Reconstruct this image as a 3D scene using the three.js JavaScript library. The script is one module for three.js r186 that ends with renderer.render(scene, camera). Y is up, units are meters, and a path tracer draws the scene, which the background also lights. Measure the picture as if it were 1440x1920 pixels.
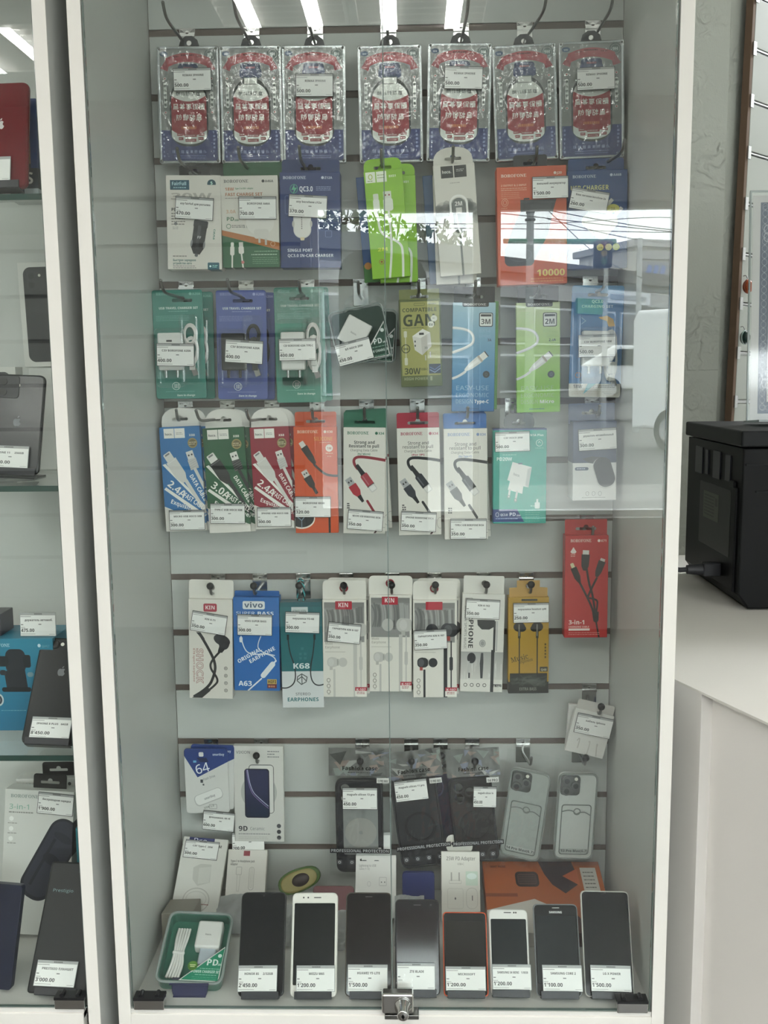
import * as THREE from 'three';
import { RoundedBoxGeometry } from 'three/addons/geometries/RoundedBoxGeometry.js';
import { mergeGeometries } from 'three/addons/utils/BufferGeometryUtils.js';
import { ImprovedNoise } from 'three/addons/math/ImprovedNoise.js';
import { RectAreaLightUniformsLib } from 'three/addons/lights/RectAreaLightUniformsLib.js';

// ---------------------------------------------------------------- camera, sky, exposure
const scene = new THREE.Scene();
const camera = new THREE.PerspectiveCamera(55, 1440 / 1920, 0.05, 300);
camera.position.set(0.0361, 1.4462, 1.6793);
camera.rotation.order = 'YXZ';
camera.rotation.set(-0.1383, 0.027, -0.0107);
const renderer = new THREE.WebGLRenderer();
renderer.toneMapping = THREE.LinearToneMapping;
renderer.toneMappingExposure = 1.38;
renderer.shadowMap.enabled = true;
RectAreaLightUniformsLib.init();
const SKY = 10, LAMP = 42;

const noise = new ImprovedNoise();
function fbm(x, y, z, n = 4) { let s = 0, a = 0.5; for (let i = 0; i < n; i++, x *= 2.03, y *= 2.03, z *= 2.03, a *= 0.5) s += a * noise.noise(x, y, z); return s; }
{ // overcast sky: thin cloud cover, slightly brighter overhead
  const W = 512, H = 256, d = new Float32Array(W * H * 4);
  for (let j = 0; j < H; j++) for (let i = 0; i < W; i++) {
    const up = (j / H - 0.5) * Math.PI, az = (i / W) * 2 * Math.PI, y = Math.sin(up), c = Math.cos(up);
    const k = 1 / (Math.max(y, 0) + 0.25), n = fbm(Math.cos(az) * c * k * 2 + 7, Math.sin(az) * c * k * 2, 3.1, 5);
    const v = y < 0 ? 0.35 : 0.92 + 0.55 * n + 0.12 * y, o = (j * W + i) * 4;
    d[o] = v * 0.97; d[o + 1] = v * 1.0; d[o + 2] = v * 1.03; d[o + 3] = 1;
  }
  const t = new THREE.DataTexture(d, W, H, THREE.RGBAFormat, THREE.FloatType);
  t.mapping = THREE.EquirectangularReflectionMapping; t.magFilter = THREE.LinearFilter; t.needsUpdate = true;
  scene.background = t; scene.backgroundIntensity = SKY;
}

// ---------------------------------------------------------------- helpers
const R = (d) => d * Math.PI / 180;
let seed = 7; const rnd = () => { seed = (seed * 16807) % 2147483647; return seed / 2147483647; };
const taken = {};
const numbered = (n) => { taken[n] = (taken[n] ?? -1) + 1; return taken[n] ? n + '_' + String(taken[n]).padStart(3, '0') : n; };
const mats = new Map();
function mat(color, roughness = 0.5, extra = {}) {
  const key = [color, roughness, JSON.stringify(extra)].join();
  if (!mats.has(key)) mats.set(key, new THREE.MeshPhysicalMaterial({ color, roughness, ...extra }));
  return mats.get(key);
}
const chrome = mat('#d4d4d2', 0.16, { metalness: 1 }), steel = mat('#8d8d8b', 0.3, { metalness: 1 });
const whiteLam = mat('#e9e7e0', 0.42), slatWhite = mat('#c3c6c2', 0.45), sideGrey = mat('#cfd1cd', 0.4), black = mat('#17181a', 0.45), softBlack = mat('#202226', 0.6), whitePl = mat('#eceae6', 0.35);
const film = new THREE.MeshPhysicalMaterial({ color: '#fbfcfc', roughness: 0.06, transmission: 1, ior: 1.45, thickness: 0 });
const filmSoft = new THREE.MeshPhysicalMaterial({ color: '#e6ecea', roughness: 0.28, transmission: 0.8, ior: 1.45, thickness: 0 });
const clearRim = new THREE.MeshPhysicalMaterial({ color: '#c9d2d0', roughness: 0.12, transmission: 0.55, ior: 1.5, thickness: 0 });
const paneGlass = new THREE.MeshPhysicalMaterial({ color: '#fbfdfc', roughness: 0, transmission: 1, ior: 1.52, thickness: 0 });
const edgeGlass = mat('#8d9d98', 0.1, { transmission: 0.35, ior: 1.5 });

function tag(o, label, category, group, kind) {
  if (label) o.userData.label = label;
  if (category) o.userData.category = category;
  if (group) o.userData.group = group;
  if (kind) o.userData.kind = kind;
  return o;
}
function shadows(o) { o.traverse((m) => { if (m.isMesh) m.castShadow = m.receiveShadow = true; }); return o; }
function thing(name, label, category, group, [x, y, z] = [0, 0, 0], roll = 0) {
  const o = new THREE.Group(); o.name = numbered(name); o.position.set(x, y, z); o.rotation.z = roll; scene.add(o);
  return tag(o, label, category, group);
}
function part(parent, name, geo, material, pos, rot, label) {
  const m = new THREE.Mesh(geo, material); m.name = name;
  if (pos) m.position.set(...pos);
  if (rot) m.rotation.set(...rot);
  if (label) m.userData.label = label;
  parent.add(m); return m;
}
function struct(name, geo, material, pos, rot) { const m = part(scene, name, geo, material, pos, rot); m.userData.kind = 'structure'; return m; }
function again(src, [dx, dy, dz], droll, label) { // another one of the same thing hanging behind
  const c = src.clone(); c.name = numbered(src.name.replace(/_\d{3}$/, '')); c.position.x += dx; c.position.y += dy; c.position.z += dz; c.rotation.z += droll;
  c.userData = { ...src.userData }; if (label) c.userData.label = label;
  for (const k of [...c.children]) if (k.name === 'price_tag') c.remove(k);
  scene.add(c); return c;
}
const box = (w, h, d, r = 0) => (r ? new RoundedBoxGeometry(w, h, d, 2, r) : new THREE.BoxGeometry(w, h, d));
const move = (g, x, y, z) => g.translate(x, y, z);
const merge = (...g) => mergeGeometries(g.flat().map((k) => { const n = k.index ? k.toNonIndexed() : k; for (const a of Object.keys(n.attributes)) if (!['position', 'normal', 'uv'].includes(a)) n.deleteAttribute(a); return n; }));
function rr(w, h, r, cx = 0, cy = 0, P = THREE.Shape) {
  const s = new P(), x = cx - w / 2, y = cy - h / 2; r = Math.min(r, w / 2 - 1e-5, h / 2 - 1e-5);
  s.moveTo(x + r, y); s.lineTo(x + w - r, y); s.quadraticCurveTo(x + w, y, x + w, y + r); s.lineTo(x + w, y + h - r); s.quadraticCurveTo(x + w, y + h, x + w - r, y + h);
  s.lineTo(x + r, y + h); s.quadraticCurveTo(x, y + h, x, y + h - r); s.lineTo(x, y + r); s.quadraticCurveTo(x, y, x + r, y); return s;
}
function disc(r, cx, cy) { const p = new THREE.Path(); p.absarc(cx, cy, r, 0, Math.PI * 2, true); return p; }
function slab(shape, depth, bevel = 0, seg = 5) { // extruded from z = -depth to z = 0, bevels kept inside the outline
  const g = new THREE.ExtrudeGeometry(shape, bevel ? { depth: depth - 2 * bevel, bevelEnabled: true, bevelThickness: bevel, bevelSize: bevel, bevelOffset: -bevel, bevelSegments: 2, curveSegments: seg } : { depth, bevelEnabled: false, curveSegments: seg });
  return g.translate(0, 0, -depth + bevel);
}
function flatUV(g, w, h, cx = 0, cy = 0, u0 = 0, v0 = 0, u1 = 1, v1 = 1) { // print laid straight onto the front, wrapping its edge colours round the sides
  const p = g.attributes.position, uv = new Float32Array(p.count * 2), e = 0.004, k = (t) => Math.min(1 - e, Math.max(e, t));
  for (let i = 0; i < p.count; i++) { uv[2 * i] = u0 + (u1 - u0) * k((p.getX(i) - cx) / w + 0.5); uv[2 * i + 1] = v0 + (v1 - v0) * k((p.getY(i) - cy) / h + 0.5); }
  g.setAttribute('uv', new THREE.BufferAttribute(uv, 2)); return g;
}
function tube(pts, r, n = 24, s = 6, closed = false) { return new THREE.TubeGeometry(new THREE.CatmullRomCurve3(pts.map((p) => new THREE.Vector3(...p)), closed), n, r, s, closed); }
const cyl = (r0, r1, h, s = 16) => new THREE.CylinderGeometry(r0, r1, h, s);
const pin = (r, h, s = 12) => cyl(r, r, h, s).rotateX(Math.PI / 2); // axis along z

// ---------------------------------------------------------------- printing
const S = 4;
class Pen {
  constructor(w, h, s = S) { this.w = w; this.h = h; this.cv = document.createElement('canvas'); this.cv.width = Math.round(w * s); this.cv.height = Math.round(h * s); this.c = this.cv.getContext('2d'); this.c.scale(this.cv.width / w, this.cv.height / h); }
  fill(c) { return this.rect(0, 0, this.w, this.h, c); }
  rect(x, y, w, h, c) { this.c.fillStyle = c; this.c.fillRect(x, y, w, h); return this; }
  rr(x, y, w, h, r, c, line) { const k = this.c; k.beginPath(); k.moveTo(x + r, y); k.arcTo(x + w, y, x + w, y + h, r); k.arcTo(x + w, y + h, x, y + h, r); k.arcTo(x, y + h, x, y, r); k.arcTo(x, y, x + w, y, r); k.closePath(); if (line) { k.lineWidth = line; k.strokeStyle = c; k.stroke(); } else { k.fillStyle = c; k.fill(); } return this; }
  poly(p, c, line, open) { const k = this.c; k.beginPath(); p.forEach(([x, y], i) => (i ? k.lineTo(x, y) : k.moveTo(x, y))); if (!open) k.closePath(); if (line) { k.lineWidth = line; k.lineCap = k.lineJoin = 'round'; k.strokeStyle = c; k.stroke(); } else { k.fillStyle = c; k.fill(); } return this; }
  line(p, c, w) { return this.poly(p, c, w, true); }
  oval(x, y, rx, ry, c, line, rot = 0) { const k = this.c; k.beginPath(); k.ellipse(x, y, rx, ry ?? rx, rot, 0, Math.PI * 2); if (line) { k.lineWidth = line; k.strokeStyle = c; k.stroke(); } else { k.fillStyle = c; k.fill(); } return this; }
  curve(p, c, w) { const k = this.c; k.beginPath(); k.moveTo(...p[0]); for (let i = 1; i < p.length - 1; i++) { const q = i === p.length - 2 ? p[i + 1] : [(p[i][0] + p[i + 1][0]) / 2, (p[i][1] + p[i + 1][1]) / 2]; k.quadraticCurveTo(...p[i], ...q); } k.lineWidth = w; k.lineCap = 'butt'; k.strokeStyle = c; k.stroke(); return this; }
  t(s, x, y, size, c = '#222', o = {}) { // y is the baseline
    const k = this.c; k.save(); k.translate(x, y); if (o.rot) k.rotate(R(o.rot)); k.font = (o.b === 0 ? '' : 'bold ') + size + 'px ' + (o.f ?? 'sans-serif'); k.textAlign = o.a ?? 'left'; k.fillStyle = c;
    if (o.w) { const m = k.measureText(s).width; if (m > 0) k.scale(o.w / m, 1); }
    if (o.line) { k.lineWidth = o.line; k.strokeStyle = c; k.strokeText(s, 0, 0); } else k.fillText(s, 0, 0); k.restore(); return this;
  }
  small(x, y, w, n, gap, c, h = 0.9) { for (let i = 0; i < n; i++) { let q = x; while (q < x + w - 2) { const l = 1.5 + rnd() * 4; this.rect(q, y + i * gap, Math.min(l, x + w - q), h, c); q += l + 0.9; } } return this; } // print too fine to read
  at(x, y, rot, fn, sc = 1) { const k = this.c; k.save(); k.translate(x, y); k.rotate(R(rot)); k.scale(sc, sc); fn(this); k.restore(); return this; }
  grad(x, y, w, h, c0, c1, across) { const g = this.c.createLinearGradient(x, y, across ? x + w : x, across ? y : y + h); g.addColorStop(0, c0); g.addColorStop(1, c1); return this.rect(x, y, w, h, g); }
  tex() { const t = new THREE.CanvasTexture(this.cv); t.colorSpace = THREE.SRGBColorSpace; t.magFilter = THREE.LinearFilter; return t; }
}
// printed plugs, drawn pointing up with the tip at the origin
const plugC = (body, tip = '#d9d9d6') => (p) => { p.rr(-4, 0, 8, 10, 1.5, tip).rr(-3, 0.8, 6, 1.4, 0.6, '#555'); p.poly([[-6, 9], [6, 9], [6, 27], [3, 33], [-3, 33], [-6, 27]], body).rect(-6, 10, 12, 1, 'rgba(255,255,255,.35)'); };
const plugA = (body, tip = '#d9d9d6') => (p) => { p.rect(-6, 0, 12, 12, tip).rect(-4, 4, 2.6, 2.6, '#333').rect(1.4, 4, 2.6, 2.6, '#333'); p.poly([[-7, 12], [7, 12], [7, 28], [3.5, 34], [-3.5, 34], [-7, 28]], body).rect(-7, 13, 14, 1, 'rgba(255,255,255,.3)'); };
const brand = (p, x, y, w, c) => p.t('BOROFONE', x, y, 7.6, c, { f: 'serif', w });
const model = (p, x, y, s, c) => { p.oval(x + 2.6, y - 2.4, 2.7, 2.7, c); p.t(s, x + 6.2, y, 6.4, c, {}); };
const dots = (p, x, y, n, gap, c) => { for (let i = 0; i < n; i++) { p.oval(x, y + i * gap, 2.8, 2.8, c, 0.8); p.oval(x, y + i * gap, 1, 1, c); } };

// ---------------------------------------------------------------- where each hanging thing is: x, y, z of the middle of its front, width, height (mm) and roll (degrees)
const P = {
  r1:[-311.6,1874.5,50.0,98.2,178.2,-0.7], r2:[-212.0,1873.1,50.0,98.4,179.0,-0.2], r3:[-112.0,1871.9,50.0,100.9,178.5,-0.4],
  r4:[9.1,1870.2,50.0,101.3,177.9,0.6], r5:[117.6,1870.8,50.0,100.8,179.1,-1.1], r6:[222.0,1868.9,50.0,100.3,175.2,2.3],
  r7:[326.0,1871.3,50.0,102.2,177.0,1.4], tr1:[-303.2,1911.9,55.0,60.2,34.2,0.1], tr3:[-110.3,1899.8,55.0,59.1,34.6,-0.9],
  tr5:[124.3,1906.8,55.0,59.9,34.0,-2.0], tr7:[330.7,1902.0,55.0,59.3,33.9,1.9], b1:[-304.6,1689.6,75.0,87.1,145.3,-0.9],
  tb1:[-302.4,1710.9,79.0,60.6,34.5,-4.6], b2:[-214.9,1689.6,75.0,91.1,141.6,-0.0], tb2:[-201.8,1710.1,79.0,59.7,34.8,-0.9],
  b3:[-119.1,1690.6,75.0,95.8,147.2,-0.5], tb3:[-122.2,1711.4,79.0,60.9,34.3,-3.8], b4:[2.7,1682.6,75.0,60.9,165.9,4.3],
  b5:[113.0,1686.1,85.0,64.7,169.6,3.9], b6:[230.0,1675.5,85.0,108.5,180.0,1.3], tb6:[257.2,1732.6,89.0,55.9,33.2,1.2],
  b7:[334.3,1685.7,70.0,94.5,150.9,1.0], tb7:[317.1,1711.5,92.0,59.3,32.3,-10.1], c1:[-341.6,1499.3,50.0,83.1,176.3,0.4],
  tc1:[-341.5,1482.2,79.0,61.3,36.3,-1.3], c2:[-238.2,1497.4,50.0,82.5,176.5,-0.4], tc2:[-230.2,1486.0,79.0,61.3,37.0,-4.1],
  c3:[-142.2,1496.0,50.0,82.1,186.2,0.4], tc3:[-143.6,1488.2,79.0,60.0,34.8,0.2], c4:[-42.5,1510.9,80.0,89.8,88.1,11.4],
  tc4:[-52.0,1484.0,84.0,57.7,35.2,14.1], c5:[54.7,1496.5,70.0,67.0,138.7,1.4], c6:[140.5,1473.2,60.0,69.2,174.9,-0.7],
  c7:[245.2,1471.4,60.0,70.5,175.9,0.8], c8:[340.1,1496.1,50.0,84.1,179.3,-1.1], tc8:[335.9,1488.9,79.0,59.0,35.5,1.0],
  d1:[-342.0,1278.1,60.0,67.8,174.7,1.8], td1:[-336.4,1210.2,64.0,59.7,33.5,0.4], d2:[-268.9,1275.4,60.0,69.3,175.2,2.1],
  td2:[-268.1,1220.5,64.0,58.4,33.8,-1.0], d3:[-192.9,1278.7,60.0,65.3,169.9,1.9], td3:[-190.4,1214.4,64.0,56.8,32.7,-0.1],
  d4:[-119.8,1274.7,60.0,71.5,177.2,0.1], td4:[-125.5,1230.6,64.0,59.7,34.8,-0.6], d5:[-39.7,1272.9,60.0,69.6,176.7,-1.0],
  td5:[-38.7,1207.7,64.0,58.8,33.1,-5.2], d6:[51.1,1270.6,60.0,70.5,177.9,0.9], td6:[49.7,1205.0,64.0,58.5,32.9,-3.3],
  d7:[128.2,1265.8,60.0,71.7,184.0,0.5], td7:[132.3,1192.0,64.0,60.2,34.3,-0.3], d8:[215.8,1279.6,70.0,86.7,156.3,0.1],
  td8:[202.9,1337.0,74.0,56.7,32.6,1.4], d9:[336.4,1304.3,75.0,70.7,129.2,0.6], td9:[339.7,1339.8,79.0,61.8,34.9,3.2],
  d10:[329.4,1091.8,60.0,71.8,174.1,0.3], e1:[-305.4,986.7,60.0,74.7,174.1,-1.5], te1:[-306.2,1033.5,64.0,60.1,34.6,-10.0],
  e2:[-226.8,995.0,60.0,78.1,163.2,-0.9], te2:[-228.3,1029.9,64.0,59.2,36.5,-1.7], e3:[-149.8,975.6,60.0,71.4,185.0,0.4],
  te3:[-147.3,1033.9,64.0,58.3,36.3,-2.2], e4:[-76.8,986.9,60.0,74.2,170.2,-0.4], te4:[-76.9,1015.5,64.0,55.4,34.0,-6.0],
  e5:[1.2,995.4,60.0,71.5,168.2,-0.5], e6:[76.3,985.6,60.0,74.2,169.5,-0.1], te6:[68.6,1003.5,64.0,56.1,33.8,2.7],
  e7:[156.4,995.4,60.0,71.6,170.2,-1.5], te7:[156.6,1055.7,64.0,56.9,33.3,-3.1], e8:[234.0,991.2,60.0,68.3,166.9,0.4],
  te8:[237.4,1049.0,64.0,59.8,34.3,0.8], e9:[339.1,836.4,60.0,67.1,77.6,-13.6], te9:[345.6,851.6,64.0,62.6,35.3,-11.9],
  f1:[-322.9,746.6,50.0,76.1,117.7,0.4], tf1:[-303.6,674.7,54.0,55.7,35.1,-6.2], f2:[-233.6,718.2,40.0,87.6,176.7,-0.7],
  f3:[-56.1,668.7,60.0,82.5,169.8,0.2], bag3:[-54.4,700.2,70.0,106.9,234.1,-0.7], tf3:[-53.5,729.2,82.0,60.0,39.5,-0.4],
  f4:[46.2,679.6,60.0,80.1,172.4,7.5], bag4:[47.6,702.1,70.0,97.8,222.7,6.7], tf4:[34.3,744.1,82.0,56.3,37.3,7.0], f5:[87.4,678.5,45.0,49.8,170.6,8.5],
  f6:[142.5,680.3,60.0,75.5,154.3,5.9], bag6:[145.1,707.3,70.0,91.0,218.5,3.6], tf6:[159.8,732.3,82.0,39.5,37.7,-1.1],
  f7:[230.8,690.6,60.0,69.8,162.6,-7.2], f8:[318.5,686.8,60.0,68.9,157.4,-3.0], hk:[-524.0,1947.2,20.0,22.6,36.8,-2.1],
};
// ---------------------------------------------------------------- price tags: one sheet of paper tags
const TAGS = document.createElement('canvas'); TAGS.width = 2048; TAGS.height = 1280;
const tg = TAGS.getContext('2d'); tg.fillStyle = '#efefec'; tg.fillRect(0, 0, 2048, 1280);
let tagCount = 0;
const tagTex = new THREE.CanvasTexture(TAGS); tagTex.colorSpace = THREE.SRGBColorSpace; tagTex.magFilter = THREE.LinearFilter;
const tagMat = new THREE.MeshPhysicalMaterial({ map: tagTex, roughness: 0.35, clearcoat: 0.25, clearcoatRoughness: 0.15 });
function tagMesh(w, h, title, price, dark = true) {
  const i = tagCount++, cx = (i % 8) * 256, cy = Math.floor(i / 8) * 160, k = tg;
  k.save(); k.translate(cx, cy); k.fillStyle = '#efefec'; k.fillRect(0, 0, 256, 160);
  k.fillStyle = '#a8a9a8'; k.fillRect(0, 0, 256, 20); k.fillStyle = '#5b5b5b'; for (let q = 104; q < 156; q += 8) k.fillRect(q, 7, 6, 8); k.textAlign = 'center';
  k.fillStyle = '#6f6f6f'; k.fillRect(6, 27, 74, 3);
  k.fillStyle = '#2b2b2b'; k.font = 'bold 19px sans-serif'; k.fillText(title, 134, 58, 200);
  k.fillStyle = '#777'; k.font = '12px sans-serif'; k.textAlign = 'left'; k.fillRect(8, 79, 16, 6); k.fillRect(132, 77, 20, 6); k.fillText('Цена', 8, 104);
  k.fillStyle = '#141414'; k.font = 'bold 31px sans-serif'; k.fillText(price, 8, 130);
  k.fillStyle = '#777'; k.fillRect(8, 143, 100, 2); k.fillRect(206, 145, 40, 2);
  k.strokeStyle = dark ? '#2a2b2c' : '#9fa2a2'; k.lineWidth = 5; k.strokeRect(2.5, 2.5, 251, 155); k.restore();
  const g = flatUV(box(w, h, 0.0012), w, h, 0, 0, (cx + 1) / 2048, 1 - (cy + 159) / 1280, (cx + 255) / 2048, 1 - (cy + 1) / 1280), m = new THREE.Mesh(g, tagMat);
  m.name = 'price_tag'; m.userData.label = 'white paper price tag reading ' + price; return m;
}
function stick(g, key, title, price) { // a tag stuck to a thing, placed by its own spot in the shop
  const [x, y, z, w, h, a] = P[key].map((v) => v / 1000), m = tagMesh(w, h, title, price), roll = R(a * 1000);
  g.updateMatrixWorld(); const v = g.worldToLocal(new THREE.Vector3(x, y, z)); m.position.copy(v); m.rotation.z = roll - g.rotation.z; g.add(m); return m;
}
// ---------------------------------------------------------------- the room
const plaster = (() => { // trowelled plaster: broad flat skin with scattered ridges
  const N = 512, d = new Uint8Array(N * N * 4);
  for (let j = 0; j < N; j++) for (let i = 0; i < N; i++) {
    const x = i / N * 7, y = j / N * 7, a = fbm(x, y, 1.5, 4), r = 1 - Math.abs(fbm(x * 1.7 + a * 3, y * 1.7, 8.2, 4)) * 5, patch = Math.max(0, fbm(x * 0.6 + 4, y * 0.6, 2.2, 2) * 2.2 + 0.15);
    const v = 120 + a * 30 + Math.max(0, r) * 90 * Math.min(1, patch) + (rnd() - 0.5) * 5, o = (j * N + i) * 4;
    d[o] = d[o + 1] = d[o + 2] = Math.max(0, Math.min(255, v)); d[o + 3] = 255;
  }
  const t = new THREE.DataTexture(d, N, N); t.magFilter = THREE.LinearFilter; t.wrapS = t.wrapT = THREE.RepeatWrapping; t.repeat.set(1.1, 1.1); t.needsUpdate = true; return t;
})();
function metreUV(g, k = 1) { const p = g.attributes.position, n = g.attributes.normal, u = new Float32Array(p.count * 2); for (let i = 0; i < p.count; i++) { const ax = Math.abs(n.getX(i)) > 0.7; u[2 * i] = (ax ? p.getZ(i) : p.getX(i)) * k; u[2 * i + 1] = (Math.abs(n.getY(i)) > 0.7 ? p.getZ(i) : p.getY(i)) * k; } g.setAttribute('uv', new THREE.BufferAttribute(u, 2)); return g; }
const wallMat = mat('#c9cec5', 0.75); wallMat.bumpMap = plaster; wallMat.bumpScale = 0.02;
const paint = mat('#cfcfca', 0.8), ceilMat = mat('#e4e4df', 0.85), floorMat = mat('#4d4944', 0.55);
struct('floor', box(6.2, 0.1, 5.8), floorMat, [0.4, -0.05, 1.9]);
struct('ceiling', box(6.2, 0.1, 5.8), ceilMat, [0.4, 2.95, 1.9]);
struct('wall_back', metreUV(box(3.29, 2.9, 0.1)), wallMat, [-0.845, 1.45, -0.85]);
{ const g = metreUV(box(1.5, 2.9, 0.1).translate(0.75, 0, -0.05)); struct('wall_alcove', g, wallMat, [0.8, 1.45, -0.8], [0, R(40.5), 0]); }
struct('wall_left', box(0.1, 2.9, 5.5), paint, [-2.45, 1.45, 1.9]);
struct('wall_right', box(0.1, 2.9, 6.4), paint, [3.25, 1.45, 1.45]);
struct('wall_rear', box(1.6, 2.9, 0.1), paint, [2.6, 1.45, -1.75]);
const WX = [-0.495, 0.425, 0.505, 1.75], WY = [0.64, 2.37], WZ = 4.5;
{ // front wall: piers between the openings, sills under them and lintels above
  const pier = (x0, x1, y0, y1) => move(box(x1 - x0, y1 - y0, 0.2), (x0 + x1) / 2, (y0 + y1) / 2, WZ + 0.1);
  struct('wall_front', merge(pier(-2.5, WX[0], 0, 2.9), pier(WX[1], WX[2], 0, 2.9), pier(WX[3], 2.0, 0, 2.9), pier(3.05, 3.3, 0, 2.9), pier(WX[0], WX[1], 0, WY[0]), pier(WX[2], WX[3], 0, WY[0]), pier(WX[0], WX[1], WY[1], 2.9), pier(WX[2], WX[3], WY[1], 2.9), pier(2.0, 3.05, 2.32, 2.9)), paint);
}
function shopWindow(n, x0, x1, y0, y1, kind) {
  const g = new THREE.Group(); g.name = kind + '_' + n; g.userData.kind = 'structure'; scene.add(g); g.position.set((x0 + x1) / 2, y0, WZ + 0.1);
  const w = x1 - x0, h = y1 - y0, f = 0.035;
  part(g, 'frame', merge(move(box(w, f, 0.06), 0, f / 2, 0), move(box(w, f, 0.06), 0, h - f / 2, 0), move(box(f, h - 2 * f, 0.06), -w / 2 + f / 2, h / 2, 0), move(box(f, h - 2 * f, 0.06), w / 2 - f / 2, h / 2, 0)), whitePl);
  part(g, 'pane', box(w - 2 * f, h - 2 * f, 0.005), paneGlass, [0, h / 2, 0]);
  if (kind === 'door') part(g, 'door_handle', merge(tube([[-w / 2 + 0.06, 0.9, -0.03], [-w / 2 + 0.06, 0.92, -0.07], [-w / 2 + 0.06, 1.2, -0.07], [-w / 2 + 0.06, 1.22, -0.03]], 0.01)), chrome);
}
shopWindow(1, WX[0], WX[1], ...WY, 'window'); shopWindow(2, WX[2], WX[3], ...WY, 'window'); shopWindow(1, 2.0, 3.05, 0.02, 2.32, 'door');
{ // louvred fluorescent fittings on the ceiling
  let n = 0;
  for (const [x, z] of [[-0.455, 2.92], [0.09, 2.92], [-1.7, 1.5], [1.7, 2.2], [1.7, 3.7], [-1.7, 3.4]]) {
    const t = thing('ceiling_light', n++ < 2 ? 'square louvred fluorescent fitting on the ceiling in front of the shop windows' : 'square louvred fluorescent fitting on the ceiling over the shop floor', 'light', n <= 2 ? 'ceiling fittings by the windows' : 'ceiling fittings over the floor', [x, 2.9, z]);
    part(t, 'housing', merge(move(box(0.52, 0.012, 0.62), 0, -0.006, 0), move(box(0.52, 0.05, 0.012), 0, -0.035, 0.304), move(box(0.52, 0.05, 0.012), 0, -0.035, -0.304), move(box(0.012, 0.05, 0.596), 0.254, -0.035, 0), move(box(0.012, 0.05, 0.596), -0.254, -0.035, 0)), whitePl);
    for (const s of [-0.125, 0.125]) part(t, 'tube', pin(0.014, 0.58), mat('#ffffff', 0.5, { emissive: '#fdfaf6', emissiveIntensity: 16 }), [s, -0.034, 0]);
    for (let k = 0; k < 9; k++) part(t, 'louvre', box(0.49, 0.02, 0.002), steel, [0, -0.055, -0.26 + k * 0.065]);
    for (const s of [-0.125, 0.125]) { const l = new THREE.RectAreaLight('#fdfaf6', LAMP, 0.06, 0.58); l.position.set(s, -0.068, 0); l.rotation.x = -Math.PI / 2; t.add(l); }
  }
}
{ // narrow stand whose dark back is turned to the room
  const t = thing('display_stand', 'narrow freestanding display stand with a dark back in front of the shop window', 'display stand', null, [-0.1, 0, 4.3]), k = mat('#2f3133', 0.6), s = rr(0.46, 2.02, 0.16, 0, 1.05);
  part(t, 'back_board', slab(s, 0.02, 0.002), k, [0, 0.02, 0]); part(t, 'base', box(0.5, 0.06, 0.3, 0.01), k, [0, 0.031, 0.06]); for (let i = 0; i < 4; i++) part(t, 'shelf', box(0.42, 0.02, 0.16), k, [0, 0.4 + i * 0.42, 0.08]);
}
{ // white grooved display boards on the window wall
  const t = thing('slat_wall_board', 'white grooved display board on the wall beside the shop windows', 'display board', null, [-1.5, 0.2, WZ]);
  part(t, 'backing', box(1.9, 2.2, 0.012), mat('#5e5550', 0.7), [0, 1.1, -0.006]);
  for (let k = 0; k < 9; k++) part(t, 'slat', box(1.9, 0.222, 0.014, 0.003), slatWhite, [0, 0.115 + k * 0.243, -0.019]);
}

// ---------------------------------------------------------------- the display cabinet
const ZF = 0.3465, FLOOR = 0.5176, SLOT = (k) => 2 - 0.1 * k;
const slotBrown = mat('#6b5f58', 0.6);
const cab = thing('display_cabinet', 'white display cabinet with slatted back and glass doors, full of phone accessories', 'cabinet', null, [0, 0, 0]);
const sidePanel = (c, x) => { const p = part(c, 'side_panel', box(0.018, 2.2, ZF + 0.0335), sideGrey, [x, 1.1, (ZF - 0.0365) / 2], null, 'pale grey side panel'); part(p, 'edge_band', box(0.0182, 2.2, 0.0016, 0.0006), whiteLam, [0, 0, (ZF + 0.0335) / 2 + 0.0007], null, 'white front edge'); };
for (const s of [-1, 1]) sidePanel(cab, s * 0.393);
part(cab, 'top_panel', box(0.768, 0.018, ZF + 0.03), whiteLam, [0, 2.151, (ZF - 0.035) / 2]);
part(cab, 'bottom_panel', box(0.768, 0.016, ZF + 0.03), mat('#d9d8d3', 0.45), [0, FLOOR - 0.008, (ZF - 0.036) / 2]);
part(cab, 'front_rail', box(0.768, 0.05, 0.018, 0.001), whiteLam, [0, FLOOR - 0.0315, ZF - 0.009]);
part(cab, 'plinth_panel', box(0.768, 0.46, 0.018, 0.001), mat('#e3dcd6', 0.45), [0, 0.239, ZF - 0.012]);
{
  const back = part(cab, 'back_panel', box(0.768, 1.64, 0.026), slotBrown, [0, 1.33, -0.0162], null, 'brown grooved core behind the white slats');
  for (let k = -2; k < 15; k++) { // slat between slot k and slot k+1
    const y1 = Math.min(SLOT(k) - 0.0055, 2.142), y0 = k === 14 ? FLOOR : SLOT(k + 1) + 0.0055; if (y1 <= y0) continue;
    part(back, 'slat', box(0.766, y1 - y0, 0.0036, 0.0008), slatWhite, [0, (y0 + y1) / 2 - 1.33, 0.0146]);
  }
}
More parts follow.
